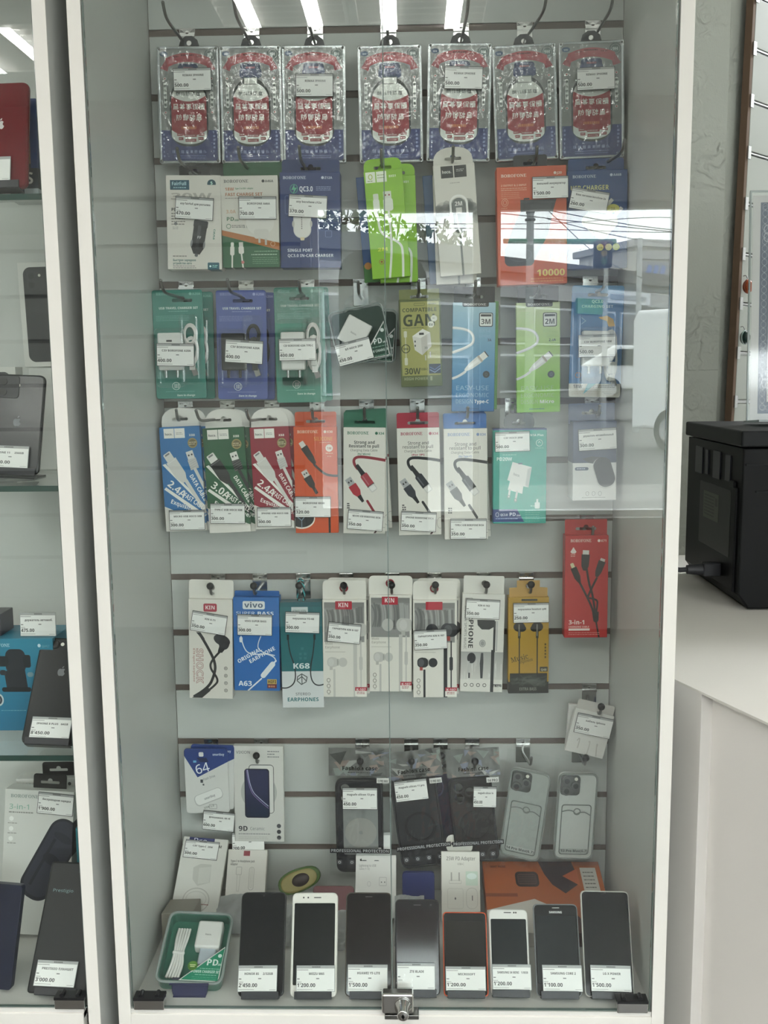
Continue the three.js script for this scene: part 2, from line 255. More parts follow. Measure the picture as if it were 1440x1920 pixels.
function glassDoor(parent, x0, x1, tilt, turn) {
  const w = x1 - x0, h = 1.61, g = new THREE.Group(); g.name = 'glass_door'; g.position.set((x0 + x1) / 2, FLOOR + 0.002, ZF - 0.006); g.rotation.set(tilt, turn, 0); parent.add(g);
  part(g, 'pane', box(w, h, 0.005), paneGlass, [0, h / 2, 0]);
  for (const s of [-1, 1]) part(g, 'pane_edge', box(0.0006, h, 0.005), edgeGlass, [s * (w / 2 + 0.0004), h / 2, 0]);
  part(g, 'pane_edge', box(w, 0.0012, 0.005), edgeGlass, [0, -0.0006, 0]);
  return g;
}
function hingeClip(door, x) {
  const c = part(door, 'hinge_clip', merge(move(box(0.045, 0.016, 0.017, 0.0015), 0, 0.008, 0.0)), chrome, [x, 0, 0.001], null, 'polished metal corner clip');
  part(c, 'rubber_pad', merge(move(box(0.045, 0.004, 0.019), 0, 0.0175, 0), move(pin(0.003, 0.012), -0.012, 0.021, 0), move(pin(0.003, 0.012), 0.012, 0.021, 0)), black);
}
{
  const l = glassDoor(cab, -0.381, 0.004, R(0.13), R(0.02)), r = glassDoor(cab, 0.0055, 0.381, R(-0.02), R(-0.02));
  hingeClip(l, -0.167); hingeClip(r, 0.162);
  const t = new THREE.Group(); t.name = 'door_lock'; t.position.set(0.0125, FLOOR - 0.004, ZF - 0.002); cab.add(t);
  part(t, 'lock_body', box(0.047, 0.032, 0.018, 0.004), chrome, [0, 0.024, 0.006]);
  part(t, 'strike_plate', box(0.05, 0.007, 0.02, 0.001), steel, [0.006, 0.003, 0.004]);
  part(t, 'barrel', new THREE.LatheGeometry([[0, 0], [0.0125, 0], [0.0125, 0.003], [0.0085, 0.014], [0.0085, 0.022], [0.007, 0.024], [0, 0.024]].map(([a, b]) => new THREE.Vector2(a, b)), 24).rotateX(Math.PI / 2), chrome, [0.008, 0.022, 0.015]);
  part(t, 'keyhole', merge(box(0.0016, 0.007, 0.001), pin(0.0024, 0.001)), black, [0.008, 0.022, 0.0393]);
}

// ---------------------------------------------------------------- the neighbouring cabinet with glass shelves
const LX = -0.4475, SHELF = [1.694, 1.297, 0.9];
const cab2 = thing('shelf_cabinet', 'white cabinet with glass shelves holding phones and boxes', 'cabinet', null, [0, 0, 0]);
sidePanel(cab2, LX + 0.009); sidePanel(cab2, -1.24);
part(cab2, 'back_panel', box(0.77, 2.18, 0.015), mat('#cdd0cc', 0.5), [-0.84, 1.1, -0.02]);
part(cab2, 'top_panel', box(0.77, 0.018, ZF + 0.03), whiteLam, [-0.84, 2.151, (ZF - 0.035) / 2]);
part(cab2, 'bottom_panel', box(0.77, 0.016, ZF + 0.03), mat('#d9d8d3', 0.45), [-0.84, FLOOR - 0.008, (ZF - 0.036) / 2]);
part(cab2, 'front_rail', box(0.77, 0.05, 0.018, 0.001), whiteLam, [-0.84, FLOOR - 0.0315, ZF - 0.009]);
part(cab2, 'plinth_panel', box(0.77, 0.46, 0.018, 0.001), mat('#e3dcd6', 0.45), [-0.84, 0.239, ZF - 0.012]);
for (const y of SHELF) { const s = part(cab2, 'glass_shelf', box(0.77, 0.008, 0.32), paneGlass, [-0.84, y - 0.004, 0.155]); part(s, 'shelf_edge', box(0.77, 0.008, 0.0015), mat('#2f4a44', 0.12), [0, 0, 0.161], null, 'dark green glass edge'); }
{ const d = glassDoor(cab2, -0.842, LX - 0.002, 0, 0); hingeClip(d, 0.172); }

// ---------------------------------------------------------------- hooks
function hook(x, k, len, desc, lean = 0, cap = false, cw = 0.0125) {
  const t = thing('display_hook', 'chrome display hook ' + desc, 'hook', 'chrome hooks in the slatted back', [x, SLOT(k), 0]);
  part(t, 'plate', slab((() => { const s = rr(2 * cw, 0.044, 0.001, 0, -0.0165); s.holes.push(disc(0.0026, 0, -0.0005)); return s; })(), 0.0016, 0.0004), chrome, [0, 0, 0.003]);
  part(t, 'plate_lip', merge(move(box(2 * cw, 0.0035, 0.006), 0, -0.006, 0.004), move(box(2 * cw, 0.006, 0.0024), 0, 0.002, 0.0018)), chrome);
  const dx = lean * len;
  part(t, 'rod', tube([[0, -0.024, 0.002], [0, -0.024, 0.01], [dx * 0.5, -0.024, len * 0.5], [dx * 0.85, -0.023, len * 0.85], [dx * 0.93, -0.019, len * 0.93], [dx, -0.024 + 0.017, len]], 0.0024, 28, 8), steel);
  part(t, 'rod_end', cap ? new THREE.SphereGeometry(0.0062, 14, 10) : new THREE.SphereGeometry(0.0026, 10, 8), cap ? black : steel, [dx, -0.024 + 0.017, len]);
  return t;
}
// ---------------------------------------------------------------- packaged goods
const G1 = 'packs hanging in the display cabinet';
function euroHole(w = 0.028, cx = 0, cy = 0) { const p = new THREE.Path(), a = w / 2, r = 0.0024, b = 0.0042; p.moveTo(cx - a, cy - r); p.lineTo(cx + a, cy - r); p.quadraticCurveTo(cx + a + r, cy, cx + a, cy + r); p.lineTo(cx + b, cy + r); p.quadraticCurveTo(cx + b, cy + 2.6 * r, cx, cy + 2.8 * r); p.quadraticCurveTo(cx - b, cy + 2.6 * r, cx - b, cy + r); p.lineTo(cx - a, cy + r); p.quadraticCurveTo(cx - a - r, cy, cx - a, cy - r); return p; }
function dome(w, h) { const s = new THREE.Shape(); s.moveTo(-w / 2, -0.006); s.lineTo(w / 2, -0.006); s.lineTo(w / 2, h * 0.25); s.bezierCurveTo(w / 2, h * 0.82, w * 0.26, h, 0, h); s.bezierCurveTo(-w * 0.26, h, -w / 2, h * 0.82, -w / 2, h * 0.25); s.closePath(); return s; }
const printed = (pen, roughness = 0.38, extra = {}) => new THREE.MeshPhysicalMaterial({ map: pen.tex(), roughness, ...extra });
function pack(key, name, label, category, o) {
  const [x, y, z, w, h] = P[key].slice(0, 5).map((v) => v / 1000), roll = R(P[key][5]), d = o.d ?? 0.016;
  const g = thing(name, label, category, o.group ?? G1, [x + Math.sin(roll) * h / 2, y - Math.cos(roll) * h / 2, z], roll);
  const flat = typeof o.draw === 'string', pen = flat ? null : new Pen(o.px[0], o.px[1]); if (!flat) o.draw(pen, o.px[0], o.px[1]);
  const shape = o.shape ? o.shape(w, h) : rr(w, h, o.r ?? 0.0012, 0, h / 2);
  part(g, o.part ?? 'carton', flatUV(slab(shape, d, Math.min(0.0007, d / 3)), w, h, 0, h / 2), flat ? mat(o.draw, o.rough ?? 0.38) : printed(pen, o.rough ?? 0.38, o.mat));
  const H = o.head;
  if (H) {
    const hw = H.w ?? w * 0.95, s = H.shape ? H.shape(hw, H.h) : rr(hw, H.h + 0.006, H.r ?? 0.005, H.x ?? 0, (H.h - 0.006) / 2);
    if (H.hole === 'round') s.holes.push(disc(0.0052, H.hx ?? 0, H.hy ?? H.h * 0.55)); else if (H.hole !== 'none') s.holes.push(euroHole(H.hw ?? 0.026, H.hx ?? 0, H.hy ?? H.h * 0.45));
    const head = part(g, 'hang_tab', slab(s, 0.0009), mat(H.color, 0.45), [0, h, -(H.z ?? d - 0.001)]);
    if (H.ring) part(head, 'hole_ring', new THREE.TorusGeometry(0.0062, 0.0012, 8, 20), mat(H.ring, 0.4), [H.hx ?? 0, H.hy ?? H.h * 0.55, 0.0004]);
  }
  return g;
}

// --- the characters printed on the screen protector tins, written stroke by stroke on a ten by ten square
const HAN = {
  屏: '21818424 212519 4455 7464 3696 2898 4549 7579', 幕: '1292 3033 7073 33737535 3335 3474 1696 4528 6588 38377778 5659', 要: '1191 22828525 2225 4145 6165 1797 463869 7639',
  保: '3114 2329 51919454 5154 4696 7479 7649 7699', 護: '1141 0343 1444 1545 16464919 1619 5191 6052 8072 5459 6393 6494 6595 6596 7377 5797 9759 5799', 防: '1119 1131243526 7071 4292 6249 649487 8778',
  御: '2012 3114 2329 5042 4383 4464 5459 4666 4868 71919686 7179', 碎: '0141 2115 15454919 1519 7071 5292 6354 8394 5797 7379',
  鋼: '2014 2044 0343 2327 0646 0848 5159 51919989 6383 6484 6566 8586 6686', 化: '3114 2229 6168 689898 9785', 玻: '0131 0434 0838 1118 5191 5159 7074 5494 9459 5499', 璃: '0131 0434 0838 1118 4191 6282 8262 52558555 46494679 66 9698', 膜: '1119 1131 3139 1434 1636 4292 5153 8183 54845484 55858757 4898 6949 6999',
};
function han(p, s, x, y, size, gap, c, lw) { [...s].forEach((ch, n) => { for (const st of (HAN[ch] ?? '').split(' ')) { const q = []; for (let i = 0; i + 1 < st.length; i += 2) q.push([x + n * gap + +st[i] * size / 10, y + +st[i + 1] * size / 10]); if (q.length > 1) p.line(q, c, lw); } }); return p; }
const tinPen = new Pen(110, 208, 5);
((p) => {
  p.fill('#8f8d8b'); for (let i = 0; i < 55; i++) p.rect(i * 2, 0, 1, 16, '#a5a4a2'); p.grad(0, 16, 110, 20, '#97959300', '#8f8d8b');
  p.poly([[0, 150], [110, 150], [110, 208], [0, 208]], '#3a417a');
  p.oval(9, 10, 7.5, 4.5, '#4a5f83').t('WK', 9, 12, 5, '#c9ccd2', { a: 'center' }); p.oval(98, 12, 10, 10, '#5d6a6a', 1.6).oval(98, 12, 7.6, 7.6, '#6c7675').t('9H', 98, 15, 8, '#dcdfdc', { a: 'center' });
  p.poly([[2, 36], [13, 20], [20, 26], [16, 42]], '#a43a48').poly([[108, 38], [97, 20], [90, 26], [94, 42]], '#a43a48');
  p.c.beginPath(); p.c.moveTo(12, 18); p.c.quadraticCurveTo(55, -2, 98, 18); p.c.lineTo(94, 34); p.c.quadraticCurveTo(55, 15, 16, 34); p.c.closePath(); p.c.fillStyle = '#b8434f'; p.c.fill();
  p.small(26, 14, 12, 1, 2, '#7d2530', 2).small(42, 11, 26, 1, 2, '#6b1f2b', 2.6).small(72, 14, 12, 1, 2, '#7d2530', 2);
  p.oval(55, 98, 37, 44, '#3c3c3f'); p.rr(18, 80, 74, 100, 30, '#3c3c3f');
  p.rr(36, 28, 38, 28, 6, '#2f3a66').rr(34, 38, 42, 16, 4, '#34406f').t('REMAX', 55, 37, 5, '#c35a5f', { a: 'center', w: 18 });
  p.rect(42, 54, 26, 12, '#e7e4dd').c.strokeRect(42, 54, 26, 12);
  p.c.save(); p.c.beginPath(); p.c.ellipse(55, 96, 34, 34, 0, Math.PI, 0); p.c.lineTo(89, 160); p.c.ellipse(55, 160, 34, 16, 0, 0, Math.PI); p.c.closePath(); p.c.clip();
  p.rect(20, 60, 70, 125, '#e9e6df'); p.c.beginPath(); p.c.moveTo(21, 86); p.c.quadraticCurveTo(55, 108, 89, 86); p.c.lineTo(89, 150); p.c.quadraticCurveTo(55, 172, 21, 150); p.c.closePath(); p.c.fillStyle = '#a8353f'; p.c.fill(); p.c.restore();
  p.oval(55, 64, 12, 5, '#e7e4dd'); p.line([[42, 56], [42, 66], [68, 66], [68, 56]], '#3c3c3f', 1);
  han(p, '鋼化玻璃膜', 31, 79, 8, 9.6, '#5a5a58', 0.8);
  han(p, '屏幕要保護', 24, 101, 11.5, 12.6, '#f0e6df', 1.5); han(p, '防御碎屏', 30, 121, 11.5, 12.9, '#f0e6df', 1.5);
  p.small(40, 143, 30, 1, 3, '#d57a48', 5);
  for (const [a, b, w] of [[31, 155, 11], [46, 157, 23], [73, 155, 11], [34, 163, 9], [47, 166, 21], [72, 163, 10]]) p.rect(a, b, w, 5.4, '#9c3b42').small(a + 1, b + 2, w - 2, 1, 2, '#e3c9c4', 1.2);
  for (const x of [10, 100]) { p.rr(x - 4, 62, 8, 48, 4, '#57585a').rr(x - 3.2, 63, 6.4, 46, 3, '#e6e4df'); for (let i = 0; i < 5; i++) han(p, [...'鋼化防御膜'][i], x - 2.4, 66 + i * 8.6, 5, 1, '#444', 0.7); p.oval(x, 55, 2.6, 2.6, '#e6e4df').oval(x, 55, 1.6, 1.6, '#b8434f').oval(x, 117, 2.6, 2.6, '#e6e4df').oval(x, 117, 1.6, 1.6, '#b8434f'); }
  for (let i = 0; i < 6; i++) { p.small(4, 156 + i * 8, 3, 1, 2, '#8c93c2', 4).small(101, 152 + i * 7, 4, 1, 2, '#8c93c2', 4); }
  han(p, '玻璃膜屏幕防護化', 21, 187, 6, 8.6, '#9aa0c8', 0.8); p.small(24, 197, 62, 2, 4, '#7780b4', 1.4);
})(tinPen);
const tinMat = printed(tinPen, 0.34, { metalness: 0.25 });
const alu = mat('#b9babb', 0.25, { metalness: 0.85 });
const wrapNoise = (() => { const N = 128, d = new Uint8Array(N * N * 4); for (let j = 0; j < N; j++) for (let i = 0; i < N; i++) { const v = 128 + 150 * fbm(i / 26 + j / 60, j / 34, 5, 4), o = 4 * (j * N + i); d[o] = d[o + 1] = d[o + 2] = Math.max(0, Math.min(255, v)); d[o + 3] = 255; } const t = new THREE.DataTexture(d, N, N); t.magFilter = THREE.LinearFilter; t.wrapS = t.wrapT = THREE.RepeatWrapping; t.needsUpdate = true; return t; })();
const shrink = new THREE.MeshPhysicalMaterial({ color: '#f4f6f6', roughness: 0.08, transmission: 1, ior: 1.5, thickness: 0, bumpMap: wrapNoise, bumpScale: 0.004 });
function tin(key, tagged) {
  const [x, y, z, w, h] = P[key].slice(0, 5).map((v) => v / 1000), roll = R(P[key][5]);
  const g = thing('screen_protector_tin', tagged ? 'metal-framed screen protector tin with a red and white bottle print and a price tag' : 'metal-framed screen protector tin with a red and white bottle print and no price tag', 'screen protector', tagged ? 'tagged screen protector tins on the top row' : 'untagged screen protector tins on the top row', [x + Math.sin(roll) * h / 2, y - Math.cos(roll) * h / 2, z], roll);
  part(g, 'lid', flatUV(box(w - 0.008, h - 0.008, 0.008).translate(0, h / 2, -0.005), w - 0.008, h - 0.008, 0, h / 2), tinMat);
  const fr = rr(w, h, 0.004, 0, h / 2); fr.holes.push(rr(w - 0.009, h - 0.009, 0.001, 0, h / 2, THREE.Path));
  const f = part(g, 'frame', slab(fr, 0.01, 0.0012), alu);
  for (const a of [-1, 1]) for (const b of [0, 1]) part(f, 'corner_rivet', new THREE.SphereGeometry(0.0022, 10, 8), steel, [a * (w / 2 - 0.004), 0.004 + b * (h - 0.008), 0]);
  const s = new THREE.Shape(); s.absarc(0, 0.004, 0.0165, 0, Math.PI * 2); s.holes.push(disc(0.004, 0, 0.009));
  part(g, 'hang_tab', slab(s, 0.001), mat('#1c1e26', 0.35), [0.001, h - 0.002, -0.0085]);
  part(g, 'wrapping', box(w - 0.002, h - 0.002, 0.0004).translate(0, h / 2, 0.0009), shrink);
  return g;
}
['r1', 'r2', 'r3', 'r4', 'r5', 'r6', 'r7'].forEach((k, i) => { const g = tin(k, i % 2 === 0 && i !== 1); if (i % 2 === 0) stick(g, 'tr' + (i + 1), 'REMAX IPHONE', '500.00'); });
[-0.32, -0.215, -0.112, 0.006, 0.123, 0.225, 0.334].forEach((x, i) => hook(x, 0, 0.15, 'carrying a screen protector tin', [-0.02, -0.02, -0.01, 0, 0.02, 0.1, 0.02][i]));

// --- second row
stick(pack('b1', 'car_charger_box', 'white carton of a black car charger with a black hang tab', 'charger box', { px: [103, 176], d: 0.03, head: { h: 0.018, w: 0.05, color: '#1d1f22', hw: 0.018, z: 0.014, hy: 0.006 }, draw: (p) => {
  p.fill('#dedad2').rect(8, 9, 36, 18, '#1d5468').t('FairFull', 11, 19, 9, '#bfe3ea', { w: 28 }).small(14, 22, 24, 1, 2, '#9cc4cf', 2); p.oval(86, 16, 8, 8, '#1c4f5d').rect(77, 18, 18, 7, '#dedad2').t('5', 86, 18, 8, '#dfe', { a: 'center' });
  p.t('30W', 8, 45, 17, '#b5b1aa', { w: 78 }); p.t('PD+', 9, 67, 8, '#333').small(9, 70, 26, 5, 5, '#8a8680', 2).oval(17, 90, 3, 3, '#777'); p.small(11, 96, 12, 2, 3, '#999', 1);
  p.at(65, 84, 9, (q) => { q.rr(-13, 0, 27, 14, 3, '#2f3236').poly([[-12, 10], [13, 10], [12, 52], [6, 64], [-6, 64], [-12, 52]], '#232529').grad(-4, 10, 6, 44, '#4a4d52', '#303236').rr(-3, 63, 6, 6, 2, '#55585c').oval(12, 45, 2, 7, '#8b8d8f').oval(-12, 45, 2, 7, '#8b8d8f').t('FF', -3, 34, 7, '#c9cbcd'); });
  p.t('сила', 89, 100, 6, '#3f7a6a', { rot: 96, w: 20 }).small(10, 150, 28, 1, 3, '#8a8680', 2); p.t('Быстрое зарядное', 10, 160, 6, '#2f5a5a', { w: 44 }).t('устройство авто', 10, 166, 6, '#2f5a5a', { w: 36 }).small(10, 169, 44, 2, 3.4, '#777', 1.2).rr(76, 163, 22, 14, 2, '#1d5f72').oval(81, 170, 2, 2, '#dff').small(85, 168, 10, 2, 3, '#bfe', 1); } }), 'tb1', 'азу fairfull для разъема', '470.00');
stick(pack('b2', 'charger_set_box', 'white and green charger set carton with an orange stripe', 'charger box', { px: [107, 172], d: 0.025, head: { h: 0.024, w: 0.1, x: 0.006, color: '#2d5a3c', hole: 'none', z: 0.02 }, draw: (p) => {
  p.fill('#d9d5cc'); brand(p, 6, 13, 46, '#5a5a58'); model(p, 77, 13, 'A46A', '#444'); p.t('18W', 8, 28, 8, '#b36c45', { w: 17 }).t('Type-C to USB + adapter', 27, 25, 4, '#4f7a58', { w: 34 }).t('FAST CHARGE SET', 8, 38, 8, '#a8633f', { w: 70 }).small(8, 41, 70, 1, 3, '#8d8a84', 1.2);
  p.t('3.0A', 9, 70, 9, '#c9a58a', { w: 18 }).t('PD', 9, 84, 10, '#3d6b4a', { w: 15 }).t('20W', 24, 84, 4, '#3d6b4a').oval(13, 94, 4, 4, '#3d6b4a', 1).small(19, 92, 24, 2, 3, '#6b6b66', 1.4).t('3.0', 40, 97, 7, '#777', { b: 0 });
  p.poly([[0, 101], [107, 126], [107, 140], [0, 111]], '#b4713c').poly([[0, 111], [107, 140], [107, 172], [0, 172]], '#2c6140'); p.c.fillStyle = '#2c6140';
  p.oval(72, 88, 26, 24, '#e0ddd6').rr(60, 100, 28, 18, 5, '#d6d3cc').rect(68, 116, 4, 10, '#c8c4bd').rect(80, 118, 4, 12, '#c8c4bd').oval(95, 128, 4, 4, '#e8d3bb', 0.8);
  p.at(19, 124, 2, (q) => { q.rr(-3, 0, 6, 8, 2, '#eceae4').rr(-4, 7, 8, 18, 3, '#e4e1da').line([[0, 24], [0, 48]], '#e4e1da', 3); }).at(35, 124, -1, (q) => { q.rr(-4, 0, 8, 9, 1, '#dcdad4').rr(-5, 8, 10, 14, 3, '#e9e6df').line([[0, 20], [2, 48]], '#e4e1da', 3).oval(2, 38, 3, 3, '#c77'); });
  p.small(60, 141, 44, 1, 3, '#9cc3a4', 1.4).small(54, 147, 50, 1, 3, '#c2dcc6', 1.6).small(56, 153, 48, 4, 3.6, '#7fa98a', 1.1); } }), 'tb2', 'BOROFONE A46A', '700.00');
stick(pack('b3', 'car_charger_box', 'dark blue single port in-car charger carton', 'charger box', { px: [115, 180], d: 0.03, head: { h: 0.022, w: 0.092, color: '#26396b', hw: 0.03, z: 0.015, hy: 0.008, r: 0.006 }, draw: (p) => {
  p.fill('#263a70'); brand(p, 6, 13, 44, '#cdd5e6'); model(p, 79, 13, 'Z12A', '#cdd5e6'); p.oval(27, 31, 7, 8, '#3f8f7f', 1.6).poly([[28, 22], [22, 33], [27, 33], [25, 41], [33, 29], [28, 29]], '#58b18f').t('QC3.0', 37, 36, 13, '#e6ebf4', { w: 26 }).small(69, 27, 28, 3, 3, '#8e9cc4', 1.2);
  p.rr(10, 44, 78, 34, 2, '#6f80ae', 0.7); p.rr(25, 60, 34, 64, 16, '#d8d6d1').rr(27, 62, 30, 60, 14, '#e6e4df').oval(25, 97, 2.4, 6, '#c2bfb9').oval(59, 97, 2.4, 6, '#c2bfb9').rr(38, 122, 8, 6, 2, '#d9c9a4'); for (let i = 0; i < 8; i++) p.rect(40, 76 + i * 4, 2, 2.6, '#8a8885');
  p.oval(88, 98, 3, 3, '#8e9cc4', 0.8).rr(86, 110, 12, 12, 2, '#6f80ae', 0.8); p.t('SINGLE PORT', 13, 150, 8, '#e4e9f3', { w: 48 }).t('QC3.0 IN-CAR CHARGER', 13, 160, 8, '#e4e9f3', { w: 88 }); } }), 'tb3', 'азу borofone z12a', '370.00');
const lime = pack('b4', 'cable_box', 'lime green cable carton with white plugs printed on it', 'cable box', { px: [72, 204], d: 0.012, head: { h: 0.02, w: 0.06, color: '#8fc22f', r: 0.014, hw: 0.026, hy: 0.006 }, draw: (p) => {
  p.fill('#8cc02c').rect(3, 2, 18, 20, '#e9efdc').oval(12, 11, 3.4, 4.4, '#a9b93c', 1.4).small(6, 18, 12, 1, 2, '#7d8f3f', 1.2).rect(23, 2, 19, 20, '#e9efdc').small(25, 8, 15, 2, 5, '#8fa060', 1.4).t('BX51', 46, 14, 6, '#e9efdc', { w: 14 });
  p.rr(14, 43, 10, 12, 2, '#d8e0cb').rr(13, 53, 12, 22, 4, '#e3e8da').curve([[19, 75], [20, 106], [26, 122], [58, 138], [62, 158], [58, 204]], '#e8ecdf', 4.4); p.rr(33, 40, 15, 14, 1, '#d8dccf').oval(37, 47, 1.6, 1.6, '#8b3b3b').oval(44, 47, 1.6, 1.6, '#8b3b3b').rr(32, 53, 18, 24, 5, '#e3e8da').curve([[41, 76], [42, 120], [40, 160], [33, 204]], '#e8ecdf', 4.2);
  p.t('2M', 14, 152, 9, '#d6e04a', { w: 20 }).oval(20, 172, 4.5, 4.5, '#a06a3a', 1).oval(20, 172, 2, 2, '#a0562a'); } });
again(lime, [0.012, -0.006, -0.016], R(-3), 'lime green cable carton mostly hidden behind an identical one');
pack('b4', 'cable_box', 'blue and green cable carton peeking out behind lime green ones', 'cable box', { px: [72, 204], d: 0.012, draw: (p) => { p.fill('#23538f').rect(0, 170, 72, 34, '#3f7d33').oval(9, 172, 7, 7, '#c08436'); } }).position.add(new THREE.Vector3(-0.014, -0.002, -0.034));
const hocoW = pack('b5', 'cable_box', 'white cable carton with a grey landscape and a two metre mark', 'cable box', { px: [78, 208], d: 0.012, head: { h: 0.028, w: 0.062, color: '#d3d0c7', shape: dome, hw: 0.024, hy: 0.01 }, draw: (p) => {
  p.fill('#d6d3ca').rect(14, 3, 23, 22, '#2f312f').t('hoco.', 16, 17, 8, '#d8d8d2', { w: 18 }).rect(39, 3, 23, 22, '#2f312f').small(43, 10, 15, 2, 3, '#c8c8c2', 1); p.small(30, 34, 20, 1, 3, '#a5a29a', 1.4);
  for (let i = 0; i < 70; i++) { const x = rnd() * 78, t = x / 78; p.oval(x, 68 + 26 * Math.abs(t - 0.5) + rnd() * 22, 5 + rnd() * 8, 4 + rnd() * 9, `rgba(70,74,72,${0.12 + 0.2 * rnd()})`); } p.grad(0, 96, 78, 26, 'rgba(150,152,148,.55)', 'rgba(206,203,194,0)');
  p.rr(28, 59, 31, 74, 15, '#f0eeea', 4).rr(32, 63, 23, 66, 11, '#6c706e').t('2M', 43.5, 78, 11, '#e9e7e2', { a: 'center', w: 15 }).rect(38, 81, 11, 11, '#d5d3ce').rect(38, 92, 11, 4, '#2e302e').curve([[38, 92], [40, 118], [43, 130]], '#d8d6d0', 2); p.line([[43, 133], [44, 206]], '#8a8b87', 4); for (let i = 0; i < 34; i++) p.rect(42 + (i % 2), 136 + i * 2.1, 2, 1, '#55574f'); } });
again(hocoW, [-0.006, -0.012, -0.016], R(-2), 'white cable carton mostly hidden behind an identical grey landscape one');
pack('b5', 'cable_box', 'dark blue cable carton peeking out behind white landscape ones', 'cable box', { px: [78, 208], d: 0.012, draw: (p) => p.fill('#2a4f78').rect(60, 0, 18, 208, '#31633c') }).position.add(new THREE.Vector3(-0.016, -0.008, -0.036));
stick(pack('b6', 'power_bank_box', 'orange power bank carton with a black hang tab, marked 10000', 'power bank box', { px: [131, 222], d: 0.03, head: { h: 0.02, w: 0.053, color: '#1b1c20', hw: 0.02, z: 0.014, hy: 0.007 }, draw: (p) => {
  p.fill('#c8552e'); brand(p, 8, 19, 48, '#ead7c9'); model(p, 107, 16, 'J20', '#ead7c9'); p.t('2 OUTPUT & 2 INPUT', 8, 36, 5.4, '#e6b79f', { w: 48 }).small(8, 39, 48, 2, 3.4, '#e0a78b', 1.4).small(8, 47, 36, 4, 3.4, '#d98e6c', 1).oval(15, 66, 6, 7, '#e0a78b', 1).rect(11, 61, 8, 10, '#c8552e').oval(15, 66, 3, 4, '#e0a78b', 1).small(8, 76, 14, 1, 2, '#e0a78b', 1);
  p.poly([[44, 62], [112, 62], [106, 82], [96, 128], [66, 182], [20, 182], [12, 168], [14, 156], [30, 112], [44, 84]], '#2c2d30').rr(13, 146, 56, 40, 10, '#232427').poly([[62, 70], [104, 66], [88, 128], [66, 148]], '#3a3b3f'); p.line([[50, 84], [52, 60], [60, 60]], '#1d1e20', 3).oval(42, 165, 22, 12, '#3b3c40', 1.5);
  p.t('P', 96, 176, 16, '#6d4fa0', { w: 10 }).t('D', 106, 174, 16, '#8a5fa6', { w: 10 }).t('10000', 73, 206, 17, '#e7cf6a', { w: 54 }).small(62, 210, 62, 2, 5, '#d7864f', 2.4); } }), 'tb6', 'внешний аккумулятор', "1'500.00");
stick(pack('b7', 'wall_charger_box', 'blue wall charger carton with a white two-pin charger', 'charger box', { px: [113, 184], d: 0.022, head: { h: 0.02, w: 0.088, color: '#1f4278', hw: 0.03, z: 0.012, hy: 0.006 }, draw: (p) => {
  p.fill('#20477f'); brand(p, 10, 14, 44, '#c7d4e6'); model(p, 80, 12, 'A46B', '#c7d4e6'); p.t('USB CHARGER', 6, 37, 12, '#d8d690', { w: 72 });
  p.at(62, 96, 42, (q) => { q.rr(-30, -26, 58, 52, 12, '#dcdad4').rr(-26, -22, 50, 44, 10, '#ecebe6').rect(-14, -46, 7, 22, '#cfccc4').rect(10, -46, 7, 22, '#cfccc4').rr(-9, 18, 18, 6, 2, '#9a9a96'); });
  for (const [x, c] of [[62, '#e0d977'], [78, '#d9d4a0'], [92, '#b9c95f']]) p.oval(x, 144, 6.5, 6.5, c); p.t('2.4A', 62, 146, 4, '#6a6520', { a: 'center' }); p.oval(86, 72, 12, 8, '#d9d66a'); p.t('2A', 86, 75, 7, '#8d8a30', { a: 'center' }); } }), 'tb7', 'блок питания borofone 2а', '260.00');
[-0.312, -0.217, -0.127, -0.005, 0.106, 0.236, 0.343].forEach((x, i) => hook(x, 2, [0.12, 0.12, 0.12, 0.09, 0.1, 0.09, 0.13][i], 'carrying ' + ['a FairFull style white car charger carton', 'the white and green charger set carton', 'the dark blue car charger carton', 'lime green cable cartons', 'white landscape cable cartons', 'the orange power bank carton', 'the blue wall charger carton'][i].replace('FairFull style ', ''), [-0.04, -0.05, -0.02, 0, 0, 0, 0.15][i]));
